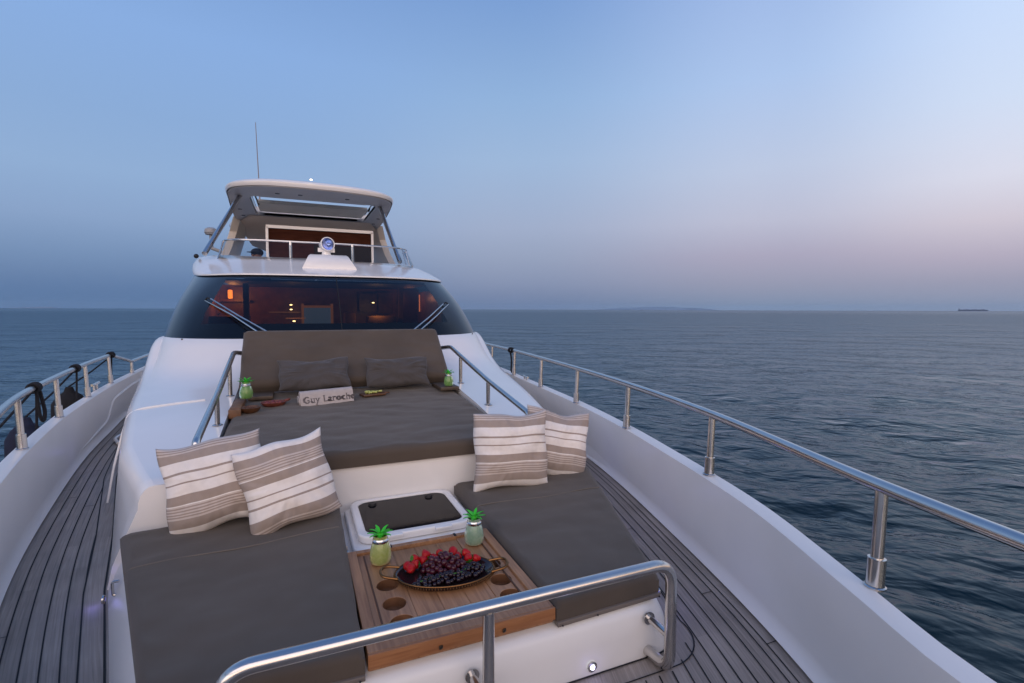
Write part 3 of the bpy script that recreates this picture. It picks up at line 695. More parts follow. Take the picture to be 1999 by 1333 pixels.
# sloping tan rear headliner and legs of the arch
YB().grid([[(-.70,9.99,2.948),(-.2,9.99,2.948),(.33,9.99,2.948),(.9,9.99,2.948),(1.34,9.99,2.948)], [(-.97,10.9,2.93),(-.6,10.9,2.92),(.33,10.9,2.915),(1.24,10.9,2.92),(1.63,10.9,2.93)], [(-.95,12.0,2.88),(-.5,12.2,2.83),(.33,12.3,2.80),(1.16,12.2,2.83),(1.62,12.0,2.88)], [(-.85,12.7,2.72),(-.5,13.0,2.60),(.33,13.1,2.56),(1.16,13.0,2.60),(1.52,12.7,2.72)]], flip=True).build('headliner', TAN, ht)
for s in (-1, 1):
    c_ = .33
    out, inn = [], []
    for y_t, z_, w_ in ((10.9,3.0,1.33),(11.1,2.75,1.42),(11.0,2.45,1.50),(10.7,2.2,1.56),(10.3,2.0,1.60)):
        out.append([(c_+s*w_, y_t-.35, z_), (c_+s*(w_+.05), y_t, z_), (c_+s*(w_+.04), y_t+1.3, z_), (c_+s*(w_-.10), y_t+1.4, z_), (c_+s*(w_-.17), y_t+.2, z_), (c_+s*(w_-.12), y_t-.33, z_)])
    YB().grid(out, closed_u=True, flip=s > 0).build('arch_leg', mat('arch_paint', (.62,.56,.48), .35, noise_s=2, noise_a=.04), ht)
YB().tube([(-1.02,7.30,2.0),(-.70,8.40,2.96)], .032, 12).build('strut', CHR, ht)
YB().tube([(1.41,7.42,2.0),(1.28,8.40,2.96)], .032, 12).build('strut', CHR, ht)
dl = YB()
for x, y in ((-.2,8.02),(.75,8.02),(-.80,8.9),(-.80,9.5),(-.80,10.1),(1.42,8.9),(1.42,9.5),(1.42,10.1),(.1,8.0)): dl.lathe([(0,0),(.03,0),(.035,.01)], (x, y, 2.948), 12)
dl.pieces('downlight', mat('downlight_dark', (.05,.05,.06), .3), ht)
YB().tube([(-.50,9.4,3.10),(-.50,9.4,3.22),(-.53,9.4,4.35)], [.014,.010,.005], 6).build('antenna', mat('antenna_grey', (.22,.2,.22), .5), ht)
NAVM = mat('nav_glow', (1,.9,.7), .4, emis=(1,.80,.50), estr=3.5)
YB().ball((.235, 7.50, 3.072), .013, 2, (1.3,1,.9)).build('anchor_light', NAVM, ht)
YB().lathe([(0,0),(.09,.0),(.11,.04),(.10,.10),(.05,.13),(0,.135)], (-1.38,10.7,2.66), 20).tube([(-1.38,10.7,2.4),(-1.38,10.7,2.68)], .03, 8).tube([(-1.38,10.7,2.42),(-1.2,10.7,2.35)], .03, 8).build('satellite_dome', mat('dome_grey', (.30,.31,.33), .4))
YB().ball((-1.17,7.7,2.0), .03, 2).build('horn', BLK)

# ---------------- rails
def stanchion(name, p, q, par, r=.0175):
    p, q = Vector(p), Vector(q); d = (q-p)
    return YB().tube([p-d*.02, q], r, 14).tube([p-d*.02, p+d*.30, p+d*.303], [r*1.42, r*1.42, r*1.1], 14).lathe([(r*1.75,0),(r*1.75,.003),(r*1.5,.006)], p, 14).build(name, CHR, par)
gr = empty('guard_rail'); gr.parent = yacht
RS = [(1.62,.94),(1.945,1.95),(2.17,2.97),(2.335,3.96),(2.465,4.95),(2.59,5.98),(2.67,7.0),(2.75,8.0)]
top_r = [(1.14,-.9,.785),(1.40,.0,.785)]+[(x+.012, y, .785) for x, y in RS]+[(2.85,9.2,.785)]
tr_ = list(zip(smoothtab([(p[1], p[0]) for p in top_r], list(np.linspace(-.9, 9.2, 70))), np.linspace(-.9, 9.2, 70)))
YB().tube([(x, y, .785) for x, y in tr_], .0205, 16).build('top_rail', CHR, gr)
for x, y in RS+[(1.33,-.05)]: stanchion('stanchion', (x, y, CH+.004), (x+.012, y, .772), gr)
gl_ = empty('guard_rail'); gl_.parent = yacht
LS = [(-1.53,3.91),(-1.705,4.95),(-1.845,6.00),(-1.945,7.02)]
lt = [(y, x-.012) for x, y in [(-.05,-.9),(-.42,.1),(-.80,1.3),(-1.0,1.95),(-1.26,2.90)]+LS]
yy = np.linspace(-.9, 7.05, 60)
YB().tube(fillet([(x, y, .785) for x, y in zip(smoothtab(lt, list(yy)), yy)][:-1]+[(-1.965,7.12,.785),(-2.0,8.05,.625),(-2.06,9.6,.63),(-2.10,12,.63)], .05, 3), .0205, 14).build('top_rail', CHR, gl_)
for x, y in LS+[(-.95,1.9)]: stanchion('stanchion', (x, y, CH+.004), (x-.012, y, .772), gl_)
stanchion('stanchion', (-2.0,8.05,CH), (-2.0,8.05,.615), gl_); stanchion('stanchion', (-2.07,10,CH), (-2.07,10,.62), gl_)
# front grab rail
fr = empty('bow_seat_rail'); fr.parent = yacht
RY = 1.375
YB().tube(fillet([(1.205,1.50,.025),(1.21,RY,.025),(1.21,RY,.425),(-.195,RY,.425),(-.195,RY,.025),(-.195,1.50,.025)], .085, 10), .0205, 20).build('rail_tube', CHR, fr)
for x in (.515,): YB().tube([(x,RY,.04),(x,RY,.41)], .0185, 18).build('rail_post', CHR, fr)
YB().tube(fillet([(.515,RY,.045),(.515,RY,.02),(.515,1.5,.02)], .03), .0185, 16).build('rail_bend', CHR, fr)
for x, z in ((1.205,.155),(.50,.135),(-.19,.155)): YB().tube([(x,1.50,z),(x,RY,z)], .0135, 14).lathe([(.024,0),(.024,.004),(0,.004)], (0,0,0), 16, Matrix.Translation((x,1.487,z)) @ Matrix.Rotation(R(90),4,'X')).build('standoff', CHR, fr)
# rails beside the sunpad
for s, X0 in ((-1, -.465), (1, 1.345)):
    sr = empty('grab_rail'); sr.parent = yacht
    YB().tube(fillet([(X0,2.97,.48),(X0,2.845,.66),(X0,3.6,.775),(X0,4.62,.965),(X0-s*.10,4.86,.93),(X0-s*.14,4.86,.88)], .05), .019, 14).build('rail_tube', CHR, sr)
    for y in (3.6, 4.30):
        zb = ztop(X0, y); zt = .775+(y-3.6)*.186
        YB().tube([(X0,y,zb-.01),(X0,y,zt)], .015, 12).lathe([(.03,0),(.03,.004),(.02,.008)], (X0,y,zb), 14).build('rail_post', CHR, sr)

# ---------------- hatch
hc = empty('deck_hatch'); hc.parent = yacht
def tilt(v, z0, zk=.0): return [(x, y, z+z0+zk*(y-2.3)) for x, y, z in v]
v, f = extr(rrect(.215,2.30,.835,2.835,.05), [], 0, .035, .01); YB().add(tilt(v, .195), f).build('hatch_base', GEL, hc, sharp=30)
v, f = extr(rrect(.245,2.335,.80,2.832,.075), [rrect(.285,2.375,.762,2.805,.06)], 0, .038, .009); YB().add(tilt(v, .232), f).build('hatch_frame', GEL, hc, sharp=30)
v, f = extr(rrect(.28,2.37,.767,2.81,.06), [], 0, .012, .002); YB().add(tilt(v, .248), f).build('hatch_glass', mat('smoked_acrylic', (.006,.006,.009), .06, spec=.12), hc, sharp=30)
hb = YB()
for x in (.36,.67): hb.lathe([(0,.012),(.018,.012),(.022,.004),(.022,0)], (x,2.755,.259), 16)
hb.pieces('hatch_latch', BLK, hc)
hb = YB(); hb.box((.40,2.333,.262), (.085,.03,.014), bev=.004).box((.64,2.333,.262), (.085,.03,.014), bev=.004).pieces('hatch_hinge', GEL, hc)
# side chrome catch on the port side of the seat
YB().tube(fillet([(-.735,2.64,.07),(-.76,2.64,.07),(-.76,2.64,.13),(-.735,2.64,.13)], .01), .006, 8).build('chrome_catch', CHR)
YB().tube(fillet([(.19,2.32,.205),(.19,2.30,.235),(.19,2.36,.235),(.19,2.34,.205)], .01), .005, 8).build('chrome_catch', CHR)

# ---------------- courtesy lights
LED = mat('led_glow', (1,1,1), .4, emis=(.85,.9,1), estr=6); LEDB = mat('led_blue', (.3,.3,1), .4, emis=(.25,.22,1), estr=.8)
def courtesy(p, rz, mtl, e, c, off):
    cl = empty('courtesy_light'); cl.parent = yacht
    T = Matrix.Translation(p) @ Matrix.Rotation(rz,4,'Z') @ Matrix.Rotation(R(90),4,'X')
    YB().lathe([(.018,-.004),(.019,.003),(.012,.006),(.009,.004)], (0,0,0), 24, T).build('bezel', CHR, cl)
    YB().lathe([(.009,.0045),(0,.006)], (0,0,0), 20, T).build('led_lens', mtl, cl)
    o = plight(Vector(p)+Vector(off), e, c, .02); return o
courtesy((.955,1.486,.035), 0, LED, .02, (.40,.38,1), (0,-.03,.0))
for p, off, rz in (((1.88,3.36,.14), (.10,0,.02), R(90)), ((1.66,2.48,.12), (.10,0,.03), R(90)), ((1.42,1.70,.10), (.10,0,.04), R(90)), ((-.812,2.70,.03), (-.04,0,.0), R(-90)), ((-1.39,5.1,.12), (-.2,0,.06), R(-90))):
    courtesy(p, rz, LEDB, .11 if p[0] > 0 else (.04 if p[1] < 3 else .03), (.30,.28,1), off)

# ================================================================ CUSHIONS
def pad(name, quad, th, r, mt, wr=.002, n=44, bulge=.0, seed=0, zdown=None):
    """quad: 4 corner points (x,y,z of the underside) fl, fr, br, bl"""
    q = [Vector(p) for p in quad]; wdt = (q[1]-q[0]).length; dpt = (q[3]-q[0]).length
    def plist(L_):
        a_ = [(0, 'b'), (0, 's')]+[(r*(1-math.cos(R(k)))/L_, 't') for k in (20,40,60,80)]
        mid = [(r/L_+(1-2*r/L_)*k/n, 't') for k in range(n+1)]
        return a_+mid+[(1-x, s_) for x, s_ in reversed(a_)]
    U, W_ = plist(wdt), plist(dpt); rows = []
    nrm = (q[1]-q[0]).cross(q[3]-q[0]).normalized()
    for v_, sv in W_:
        row = []
        for u_, su in U:
            p = (q[0]*(1-u_)+q[1]*u_)*(1-v_)+(q[3]*(1-u_)+q[2]*u_)*v_
            du, dv = min(u_, 1-u_)*wdt, min(v_, 1-v_)*dpt
            a_ = max(0, 1-du/r); b_ = max(0, 1-dv/r); e = min(1, a_*a_+b_*b_)
            h_ = th-r+r*math.sqrt(1-e)
            if su == 'b' or sv == 'b': h_ = 0
            elif du > r*.9 and dv > r*.9:
                h_ += wr*2.5*noise.noise((p.x*5+seed, p.y*9, seed))+wr*noise.noise((p.x*14+seed, p.y*22, 3))+bulge*math.sin(math.pi*u_)*math.sin(math.pi*v_)
            wob = .004*noise.noise((p.x*6, p.y*6, seed+9)) if 'b' not in (su, sv) else 0
            row.append(p+nrm*h_+Vector((wob, wob, 0)))
        rows.append(row)
    mb = MB().grid(rows); return mb.build(name, mt, sharp=70)
def origin_to(o, loc):
    loc = Vector(loc)
    for v_ in o.data.vertices: v_.co -= loc
    o.location = loc
    return o
PIPE = mat('taupe_piping', (.15,.127,.108), .85)
TRIM = mat('tray_trim', (.17,.145,.13), .4)
def cushion(quad, label, seam_y, s):
    o = pad('seat_cushion', quad, .070, .022, TAUPE, .0028, seed=s*7); origin_to(o, quad[0]); tag(o, label, 'cushion', 'seat cushions on the bow lounge')
    q = [Vector(p) for p in quad]
    def at_(u_, v_): return (q[0]*(1-u_)+q[1]*u_)*(1-v_)+(q[3]*(1-u_)+q[2]*u_)*v_
    pts = [at_(u_, seam_y)-q[0]+Vector((0, .012*math.sin(u_*9), .0708)) for u_ in np.linspace(.03, .97, 30)]
    pts = [at_(.001, seam_y)-q[0]+Vector((0,0,.03)), at_(.004, seam_y)-q[0]+Vector((0,0,.056))]+pts+[at_(.996, seam_y)-q[0]+Vector((0,0,.056)), at_(.999, seam_y)-q[0]+Vector((0,0,.03))]
    m_ = MB().tube(pts, .0035, 6).build('seam_piping', PIPE, o)
    # white tray lip under the front edge
    a_, b_ = q[0]-q[0], q[1]-q[0]
    MB().box(((a_+b_)/2+Vector((0,.006,-.009))), ((b_-a_).length, .03, .017), rz=math.atan2((b_-a_).y, (b_-a_).x), bev=.003).build('tray_lip', TRIM, o)
    sc_ = MB()
    for p in (a_.lerp(b_, .03), a_.lerp(b_, .97), a_.lerp(b_, .35)): sc_.ball(p+Vector((0,-.020,-.006)), .004, 1)
    sc_.pieces('tray_screw', BLK, o)
    return o
cushion([(-.395,1.53,.218),(.170,1.515,.218),(.195,2.90,.222),(-.76,2.765,.222)], 'grey brown seat cushion left of the teak table, two striped pillows on it', .68, 1)
cushion([(.825,1.515,.218),(1.285,1.530,.218),(1.76,2.82,.222),(.845,2.845,.222)], 'grey brown seat cushion right of the teak table, behind the chrome rail', .70, 2)
bl = MB().box((.0,0,0), (.60,.02,.010)); 
sp = pad('sunpad_mattress', [(XL+.012,2.83,.455),(XR-.015,2.83,.455),(XR-.02,4.52,.555),(XL+.02,4.52,.555)],   .09, .038, TAUPE, .0036, n=70, seed=3)
origin_to(sp, (.42,2.83,.455)); tag(sp, 'large flat grey brown sunpad mattress below the windshield', 'mattress')
br = pad('backrest_cushion', [(XL+.01,4.44,.655),(XR+.005,4.44,.655),(XR-.005,4.90,1.075),(XL+.02,4.90,1.075)], .10, .045, TAUPE, .0045, n=46, seed=5)
origin_to(br, (.42,4.44,.655)); tag(br, 'wide grey brown backrest cushion leaning below the windshield', 'backrest')
# small wooden armrests / side boxes beside the sunpad
tb = MB().box((0,0,0), (.07,.42,.05), bev=.006).box((.0,-.225,-.01), (.075,.03,.06), bev=.004).build('side_tray', mat('side_teak', (.17,.085,.045), .5, noise_s=20, noise_a=.3)); tb.location = (XL+.042,4.02,.628); tag(tb, 'narrow teak side tray on the left edge of the sunpad', 'tray')
tb2 = MB().box((0,0,0), (.16,.30,.03), bev=.006).build('side_tray', mat('darker_teak', (.07,.05,.035), .5, noise_s=20, noise_a=.3)); tb2.location = (XR-.09,4.22,.655); tag(tb2, 'small dark side tray at the right rear corner of the sunpad', 'tray')  # deeper brown than the teak of the long tray
tb3 = MB().box((0,0,0), (.17,.22,.03), bev=.006).build('side_tray', MATS['darker_teak']); tb3.location = (XL+.175,4.30,.650); tag(tb3, 'small dark side tray behind the left jar at the sunpad', 'tray')

# pillows
def stripes():
    m = bpy.data.materials.new('striped_linen'); m.use_nodes = True; t = m.node_tree; b = t.nodes['Principled BSDF']; b.inputs['Roughness'].default_value = .9
    uv = t.nodes.new('ShaderNodeUVMap'); uv.uv_map = 'UVMap'; s_ = t.nodes.new('ShaderNodeSeparateXYZ'); t.links.new(uv.outputs[0], s_.inputs[0])
    r = t.nodes.new('ShaderNodeValToRGB'); cr = r.color_ramp; cr.interpolation = 'CONSTANT'
    W1, B1, B2 = (.78,.74,.71,1), (.34,.28,.245,1), (.55,.48,.44,1)
    st = [(0,W1),(.10,B1),(.20,B2),(.22,B1),(.235,B2),(.25,B1),(.265,B2),(.28,B1),(.295,B2),(.31,B1),(.325,B2),(.34,W1),(.355,B1),(.45,W1),(.56,B1),(.578,W1),(.66,B1),(.68,W1),(.80,B1),(.90,B2),(.92,B1),(.935,B2),(.95,B1),(.965,B2)]
    while len(cr.elements) > 1: cr.elements.remove(cr.elements[-1])
    for i, (p, c) in enumerate(st):
        e = cr.elements[0] if i == 0 else cr.elements.new(p)
        e.position = p; e.color = c
    t.links.new(s_.outputs[1], r.inputs[0])
    tc = t.nodes.new('ShaderNodeTexCoord'); n = t.nodes.new('ShaderNodeTexNoise'); n.inputs['Scale'].default_value = 40; t.links.new(tc.outputs['Object'], n.inputs[0])
    mr = t.nodes.new('ShaderNodeMapRange'); mr.inputs[3].default_value = .90; mr.inputs[4].default_value = 1.08; t.links.new(n.outputs[0], mr.inputs[0])
    vm = t.nodes.new('ShaderNodeVectorMath'); vm.operation = 'SCALE'; t.links.new(r.outputs[0], vm.inputs[0]); t.links.new(mr.outputs[0], vm.inputs['Scale']); t.links.new(vm.outputs[0], b.inputs['Base Color'])
    n2 = t.nodes.new('ShaderNodeTexNoise'); n2.inputs['Scale'].default_value = 500; t.links.new(tc.outputs['Object'], n2.inputs[0])
    bp = t.nodes.new('ShaderNodeBump'); bp.inputs['Strength'].default_value = .5; bp.inputs['Distance'].default_value = .002
    t.links.new(n2.outputs[0], bp.inputs['Height']); t.links.new(bp.outputs[0], b.inputs['Normal'])
    return m
STR = stripes()
def pillow(name, wd, hg, T_, mt, M_, label, group, seed=0, n=64, flipv=False, pinch=.045, cr=.02):
    rows = []; uvs = []
    for side_ in (1, -1):
        for i in range(n+1):
            v_ = -1+2*i/n; row = []
            for j in range(n+1):
                u_ = -1+2*j/n
                e = max(0, (1-abs(u_)**2.6)*(1-abs(v_)**2.6))**.52
                x = wd/2*u_*(1-pinch*(1-v_*v_)*(abs(u_)**2)); y = hg/2*v_*(1-pinch*(1-u_*u_)*(abs(v_)**2))
                ea = (1-abs(u_))*(1-abs(v_))
                cw = .10*(abs(u_*v_))**3
                z = side_*T_*.60*e*(1-cw)
                z += side_*.010*noise.noise((u_*2.2+seed, v_*2.2, side_*3))*e*2
                # creases radiating from the corners and seams
                ed = max(abs(u_), abs(v_)); ang_ = math.atan2(v_, u_)
                z += side_*.0075*noise.noise((ang_*6+seed, ed*2, side_+seed))*e*(ed**2)*2.4+side_*.006*noise.noise((u_*5+seed, v_*3.3, 7+side_))*e
                bend = .012*math.sin(u_*2.3+seed)+.010*math.sin(v_*2+seed*2)
                z += bend
                y += .009*math.sin(u_*4.2+seed)*abs(v_)**3-.010*(1-u_*u_)*(v_>0)*abs(v_)**3+.008*noise.noise((u_*1.6, seed, v_))*1.0
                x += .006*math.sin(v_*5+seed)*abs(u_)**3
                row.append((x, y, z)); uvs.append(((u_+1)/2, 1-(v_+1)/2 if flipv else (v_+1)/2))
            rows.append(row)
    nn = n+1; v = [p for r_ in rows for p in r_]; f = []
    for s_ in (0, 1):
        o_ = s_*nn*nn
        for i in range(n):
            for j in range(n):
                q = (o_+i*nn+j, o_+i*nn+j+1, o_+(i+1)*nn+j+1, o_+(i+1)*nn+j); f.append(q if s_ == 0 else q[::-1])
    me = bpy.data.meshes.new(name); me.from_pydata(v, [], f); me.update()
    ul = me.uv_layers.new(name='UVMap')
    for p in me.polygons:
        for li in p.loop_indices: ul.data[li].uv = uvs[me.loops[li].vertex_index]
    bm = bmesh.new(); bm.from_mesh(me); bmesh.ops.remove_doubles(bm, verts=bm.verts, dist=.0008); bm.to_mesh(me); bm.free()
    o = link(name, me, mt); o.matrix_world = M_; tag(o, label, 'pillow', group)
    return o
def stand(center, rz, lean, roll=0):
    """pillow standing: local x right, y up, z toward the bow"""
    return Matrix.Translation(center) @ Matrix.Rotation(rz, 4, 'Z') @ Matrix.Rotation(R(90)-lean, 4, 'X') @ Matrix.Rotation(roll, 4, 'Z')
G1 = 'striped pillows on the bow seats'
pillow('striped_pillow', .44, .43, .15, STR, stand((-.365,2.74,.492), R(2), R(14), R(8)), 'striped beige and white pillow at the far left, partly hidden behind another striped one', G1, 1, flipv=False)
pillow('striped_pillow', .41, .42, .16, STR, stand((-.050,2.62,.488), R(6), R(17), R(12)), 'striped beige and white pillow in front of its neighbour on the left cushion', G1, 2.3, flipv=True)
pillow('striped_pillow', .46, .44, .16, STR, stand((1.145,2.68,.500), R(-6), R(14), R(-1)), 'striped beige and white pillow in front on the right cushion', G1, 3.1, flipv=False)
pillow('striped_pillow', .45, .42, .15, STR, stand((1.50,2.80,.475), R(-2), R(13), R(-13)), 'striped beige and white pillow leaning half hidden behind the front right one', G1, 4.2, flipv=False)
G2 = 'dark lumbar pillows on the sunpad'
pillow('lumbar_pillow', .54, .27, .13, GREYF, stand((.13,4.33,.795), R(1), R(30), R(1)), 'dark grey rectangular pillow behind the rolled towel', G2, 5, pinch=.05)
pillow('lumbar_pillow', .53, .26, .13, GREYF, stand((.79,4.33,.785), R(-1), R(30), R(-1)), 'dark grey rectangular pillow behind the wooden fruit board, at the right', G2, 6, pinch=.05)

# rolled towel with lettering
tw = []
prof = []
for k in range(25):   # folded cross-section: slanting front, rounded top, back
    s_ = k/24
    if s_ < .36: q_ = s_/.36; prof.append((-.085+.035*q_, .005+.080*q_))
    elif s_ < .66: q_ = (s_-.36)/.30; a_ = R(158-140*q_); prof.append((-.010+.043*math.cos(a_), .070+.040*math.sin(a_)))
    else: q_ = (s_-.66)/.34; prof.append((.036+.045*q_, .078-.073*q_))
rows = []
for i in range(31):
    x = -.205+.41*i/30
    rows.append([(x+.004*noise.noise((z*30, y*30, 1)), y+.004*noise.noise((x*12, z*20, 5)), z+.003*noise.noise((x*14, y*22, 2))) for y, z in prof])
TOW = mat('towel_cloth', (.42,.385,.375), .95, bump=1, bump_s=260, noise_s=30, noise_a=.06)
tmb = MB().grid(rows)
tmb.grid([[(-.205,y,z) for y,z in prof],[(-.205,y*.6,z*.85+.004) for y,z in prof],[(-.199,y*.3,z*.7+.006) for y,z in prof]]); tmb.grid([[(.205,y,z) for y,z in prof],[(.205,y*.6,z*.85+.004) for y,z in prof],[(.199,y*.3,z*.7+.006) for y,z in prof]], flip=True)
tmb.tube([(-.213,-.035,.035),(-.200,-.035,.035)], .03, 12).tube([(-.216,.02,.04),(-.2,.02,.04)], .03, 12)
tow = tmb.build('folded_towel', TOW, sharp=60); tow.location = (.20,4.04,.613); tow.rotation_euler = (R(3),R(-2),R(6)); tow.scale = (.92,.92,.95); tag(tow, 'folded beige towel with dark lettering on the sunpad', 'towel')
fc = bpy.data.curves.new('lettering', 'FONT'); fc.body = 'Guy Laroche'; fc.size = .075; fc.extrude = .0006; fc.align_x = 'CENTER'; fc.offset = .0004; fc.space_character = 1.10
fo = bpy.data.objects.new('x', fc); sc.collection.objects.link(fo); dg = bpy.context.evaluated_depsgraph_get(); fm = bpy.data.meshes.new_from_object(fo.evaluated_get(dg)); bpy.data.objects.remove(fo)
# add short serifs under and over the upright strokes by widening the glyph ends
nb = MB(); hx_ = [(fm.vertices[e.vertices[0]].co, fm.vertices[e.vertices[1]].co) for e in fm.edges]
seen_ = set()
for a_, b_ in hx_:
    if a_.z > 0 and b_.z > 0 and abs(a_.y-b_.y) < .0012 and .003 < abs(a_.x-b_.x) < .013:
        cx = (a_.x+b_.x)/2; ky = (round(cx, 3), round(a_.y, 3))
        if ky in seen_: continue
        seen_.add(ky); nb.box((cx, a_.y, .0002), (abs(a_.x-b_.x)+.011, .0034, .0011))
v0 = [tuple(v.co) for v in fm.vertices]; f0 = [tuple(p.vertices) for p in fm.polygons]
fm = bpy.data.meshes.new('lettering'); fm.from_pydata(v0+nb.v, [], f0+[tuple(i+len(v0) for i in q) for q in nb.f]); fm.update()
lo = link('lettering', fm, mat('letter_thread', (.12,.108,.115), .95), tow, smooth=False)
lo.matrix_local = Matrix.Translation((.016,-.0775,.026)) @ Matrix.Rotation(R(66.4), 4, 'X') @ Matrix.Diagonal((.93,.95,1,1))

# ================================================================ TEAK TABLE
table = empty('teak_table', 'square teak table insert with cup holes between the two seat cushions', 'table', loc=(.495,1.88,.21))
TX0, TX1, TY0, TY1 = -.315, .325, -.35, .345   # local
v, f = extr(rrect(TX0,TY0,TX1,TY1,.006,2), [rrect(TX0+.038,TY0+.05,TX1-.038,TY1-.028,.004,2)], .0, .060, .002)
MB().add(v, f).build('table_frame', TEAK, table, sharp=30)
MB().box(((TX0+TX1)/2, TY0-.0065, .0375), (TX1-TX0+.002, .012, .045), bev=.002).build('front_board', wood('teak_board', (.24,.095,.036), (.40,.18,.075), (5,70,70), .4), table, sharp=30)
def cupplank(x0, x1, holes):
    v, f = extr([(x0,TY0+.051),(x1,TY0+.051),(x1,TY1-.029),(x0,TY1-.029)], [circ(cx, cy, .042) for cx, cy in holes], .030, .050, .0012)
    o = MB().add(v, f).build('cup_plank', TEAK, table, sharp=30); return o
hl_ = [(-.192,.035),(-.190,-.100),(-.184,-.218)]; hr_ = [(.232,.035),(.225,-.098),(.220,-.212)]
cupplank(TX0+.039, -.130, hl_); cupplank(.165, TX1-.039, hr_)
MB().box((TX0+.065,-.003,.0525), (.006,.60,.003)).box((TX1-.068,-.003,.0525), (.006,.60,.003)).pieces('plank_groove', mat('dark_teak', (.09,.04,.02), .6), table, smooth=False)
for k in range(3):
    xa = -.129+k*.0977; MB().box((xa+.0485,-.0025,.0425), (.0965,.612,.012), bev=.0012).build('centre_plank', TEAK, table, sharp=30)
MB().box((0,0,.010), (.56,.60,.012)).build('table_bottom', mat('dark_teak', (.09,.04,.02), .6), table, smooth=False)
cupm = MB()
for cx, cy in hl_+hr_: cupm.lathe([(.0415,.049),(.0415,.017),(0,.0165)], (cx, cy, 0), 32)
for cx, cy in hl_+hr_: pass
cupm.pieces('cup_lining', mat('cup_teak', (.15,.07,.035), .5, noise_s=20, noise_a=.2), table)
kb = MB()
for x in (-.13,.165): kb.box((x,TY1-.012,.055), (.012,.03,.014), bev=.002)
kb.pieces('notch', CAULK, table, smooth=False)
kn = MB()
for x in (-.09,.13): kn.box((x,TY0-.014,.028), (.013,.006,.013), rz=.3, bev=.002)
kn.pieces('table_latch', mat('bronze_latch', (.12,.10,.08), .4, 1), table)

# ---------------- glass jars
def glassmat(name, c, c2, em=0):
    m = bpy.data.materials.new(name); m.use_nodes = True; t = m.node_tree; b = t.nodes['Principled BSDF']
    b.inputs['Base Color'].default_value = (*c, 1); b.inputs['Roughness'].default_value = .12; b.inputs['Transmission Weight'].default_value = .6; b.inputs['IOR'].default_value = 1.25
    b.inputs['Coat Weight'].default_value = .8; b.inputs['Coat Roughness'].default_value = .05
    tc = t.nodes.new('ShaderNodeTexCoord'); n = t.nodes.new('ShaderNodeTexNoise'); n.inputs['Scale'].default_value = 90; t.links.new(tc.outputs['Object'], n.inputs[0])
    mx_ = t.nodes.new('ShaderNodeMix'); mx_.data_type = 'RGBA'; mx_.inputs[6].default_value = (*c, 1); mx_.inputs[7].default_value = (*c2, 1)
    t.links.new(n.outputs[0], mx_.inputs[0]); t.links.new(mx_.outputs[2], b.inputs['Base Color']); return m
JG = [glassmat('lime_glass', (.60,.74,.14), (.82,.90,.38)), glassmat('aqua_glass', (.34,.66,.42), (.68,.88,.70)), glassmat('green_glass', (.22,.55,.12), (.4,.72,.25))]
LEAF = mat('green_plastic', (.06,.68,.03), .35, trans=.25); RING = mat('jar_ring', (.75,.74,.74), .18, 1)
def jar(loc, k, label, s=1.0, rz=0):
    j = empty('glass_jar', label, 'jar', 'pineapple glass jars', loc=loc, rz=rz)
    prof = [(0,.002),(.034,.0),(.040,.006),(.0435,.02),(.044,.04),(.041,.06),(.036,.078),(.031,.090),(.0285,.095),(.0295,.118),(.0270,.118),(.0265,.094),(.030,.083),(.038,.05),(.038,.012),(0,.010)]
    rows = []; sg = 40
    for i, (r_, z_) in enumerate(prof):
        row = []
        for a_ in range(sg):
            th = 2*math.pi*a_/sg
            bmp = .0016*abs(math.sin(th*7+z_*170))*abs(math.sin(th*7-z_*170)) if 2 <= i <= 7 else 0
            row.append(((r_+bmp)*math.cos(th), (r_+bmp)*math.sin(th), z_))
        rows.append(row)
    jb = MB().grid(rows, closed_u=True).build('glass_body', JG[k], j, sharp=80)
    MB().lathe([(.0305,.088),(.033,.090),(.033,.098),(.0300,.100),(.0315,.103),(.0300,.106)], (0,0,0), 28).build('metal_ring', RING, j)
    MB().lathe([(0,.012),(.036,.012),(.0375,.045),(.033,.068),(0,.068)], (0,0,0), 24).build('drink', mat('juice%d' % k, ((.78,.86,.20),(.36,.60,.38),(.45,.72,.20))[k], .3), j)
    lv = MB(); lv.lathe([(.012,.085),(.013,.112),(.016,.120),(.010,.126),(0,.126)], (0,0,0), 16)
    random.seed(int(loc[0]*100)+k)
    for ring_, (n_, l_, tl_) in enumerate(((7,.046,30),(5,.040,62))):
        for a_ in range(n_):
            th = 2*math.pi*a_/n_+ring_*.4+random.random()*.25; pl = []
            for q_ in range(7):
                t_ = q_/6; rr_ = .008+l_*t_*math.cos(R(tl_-34*t_)); zz_ = .120+l_*(math.sin(R(tl_))*t_-.35*t_*t_)+.006*ring_
                wd_ = .0068*math.sin(math.pi*min(1, .18+t_*.82))**.8+.0004
                c_ = Vector((rr_*math.cos(th), rr_*math.sin(th), zz_)); tn = Vector((-math.sin(th), math.cos(th), 0))*wd_
                pl.append([c_-tn, c_+Vector((0,0,-.002)), c_+tn])
            lv.grid(pl); lv.grid([[p+Vector((0,0,-.0012)) for p in r_] for r_ in pl], flip=True)
    lv.build('leaf_crown', LEAF, j, sharp=80)
    if s != 1: j.scale = (s, s, s)
    return j
jar((.305,2.10,.262), 0, 'lime green glass jar with leafy lid at the left rear corner of the teak table', 1.0)
jar((.722,2.115,.262), 1, 'pale aqua glass jar with leafy lid at the right rear corner of the teak table', 1.0, .5)
jar((-.335,4.02,.682), 2, 'green glass jar with leafy lid on the left edge of the sunpad', 1.0, .2)
jar((1.185,4.13,.671), 2, 'green glass jar with leafy lid at the right rear corner of the sunpad', .92, .9)

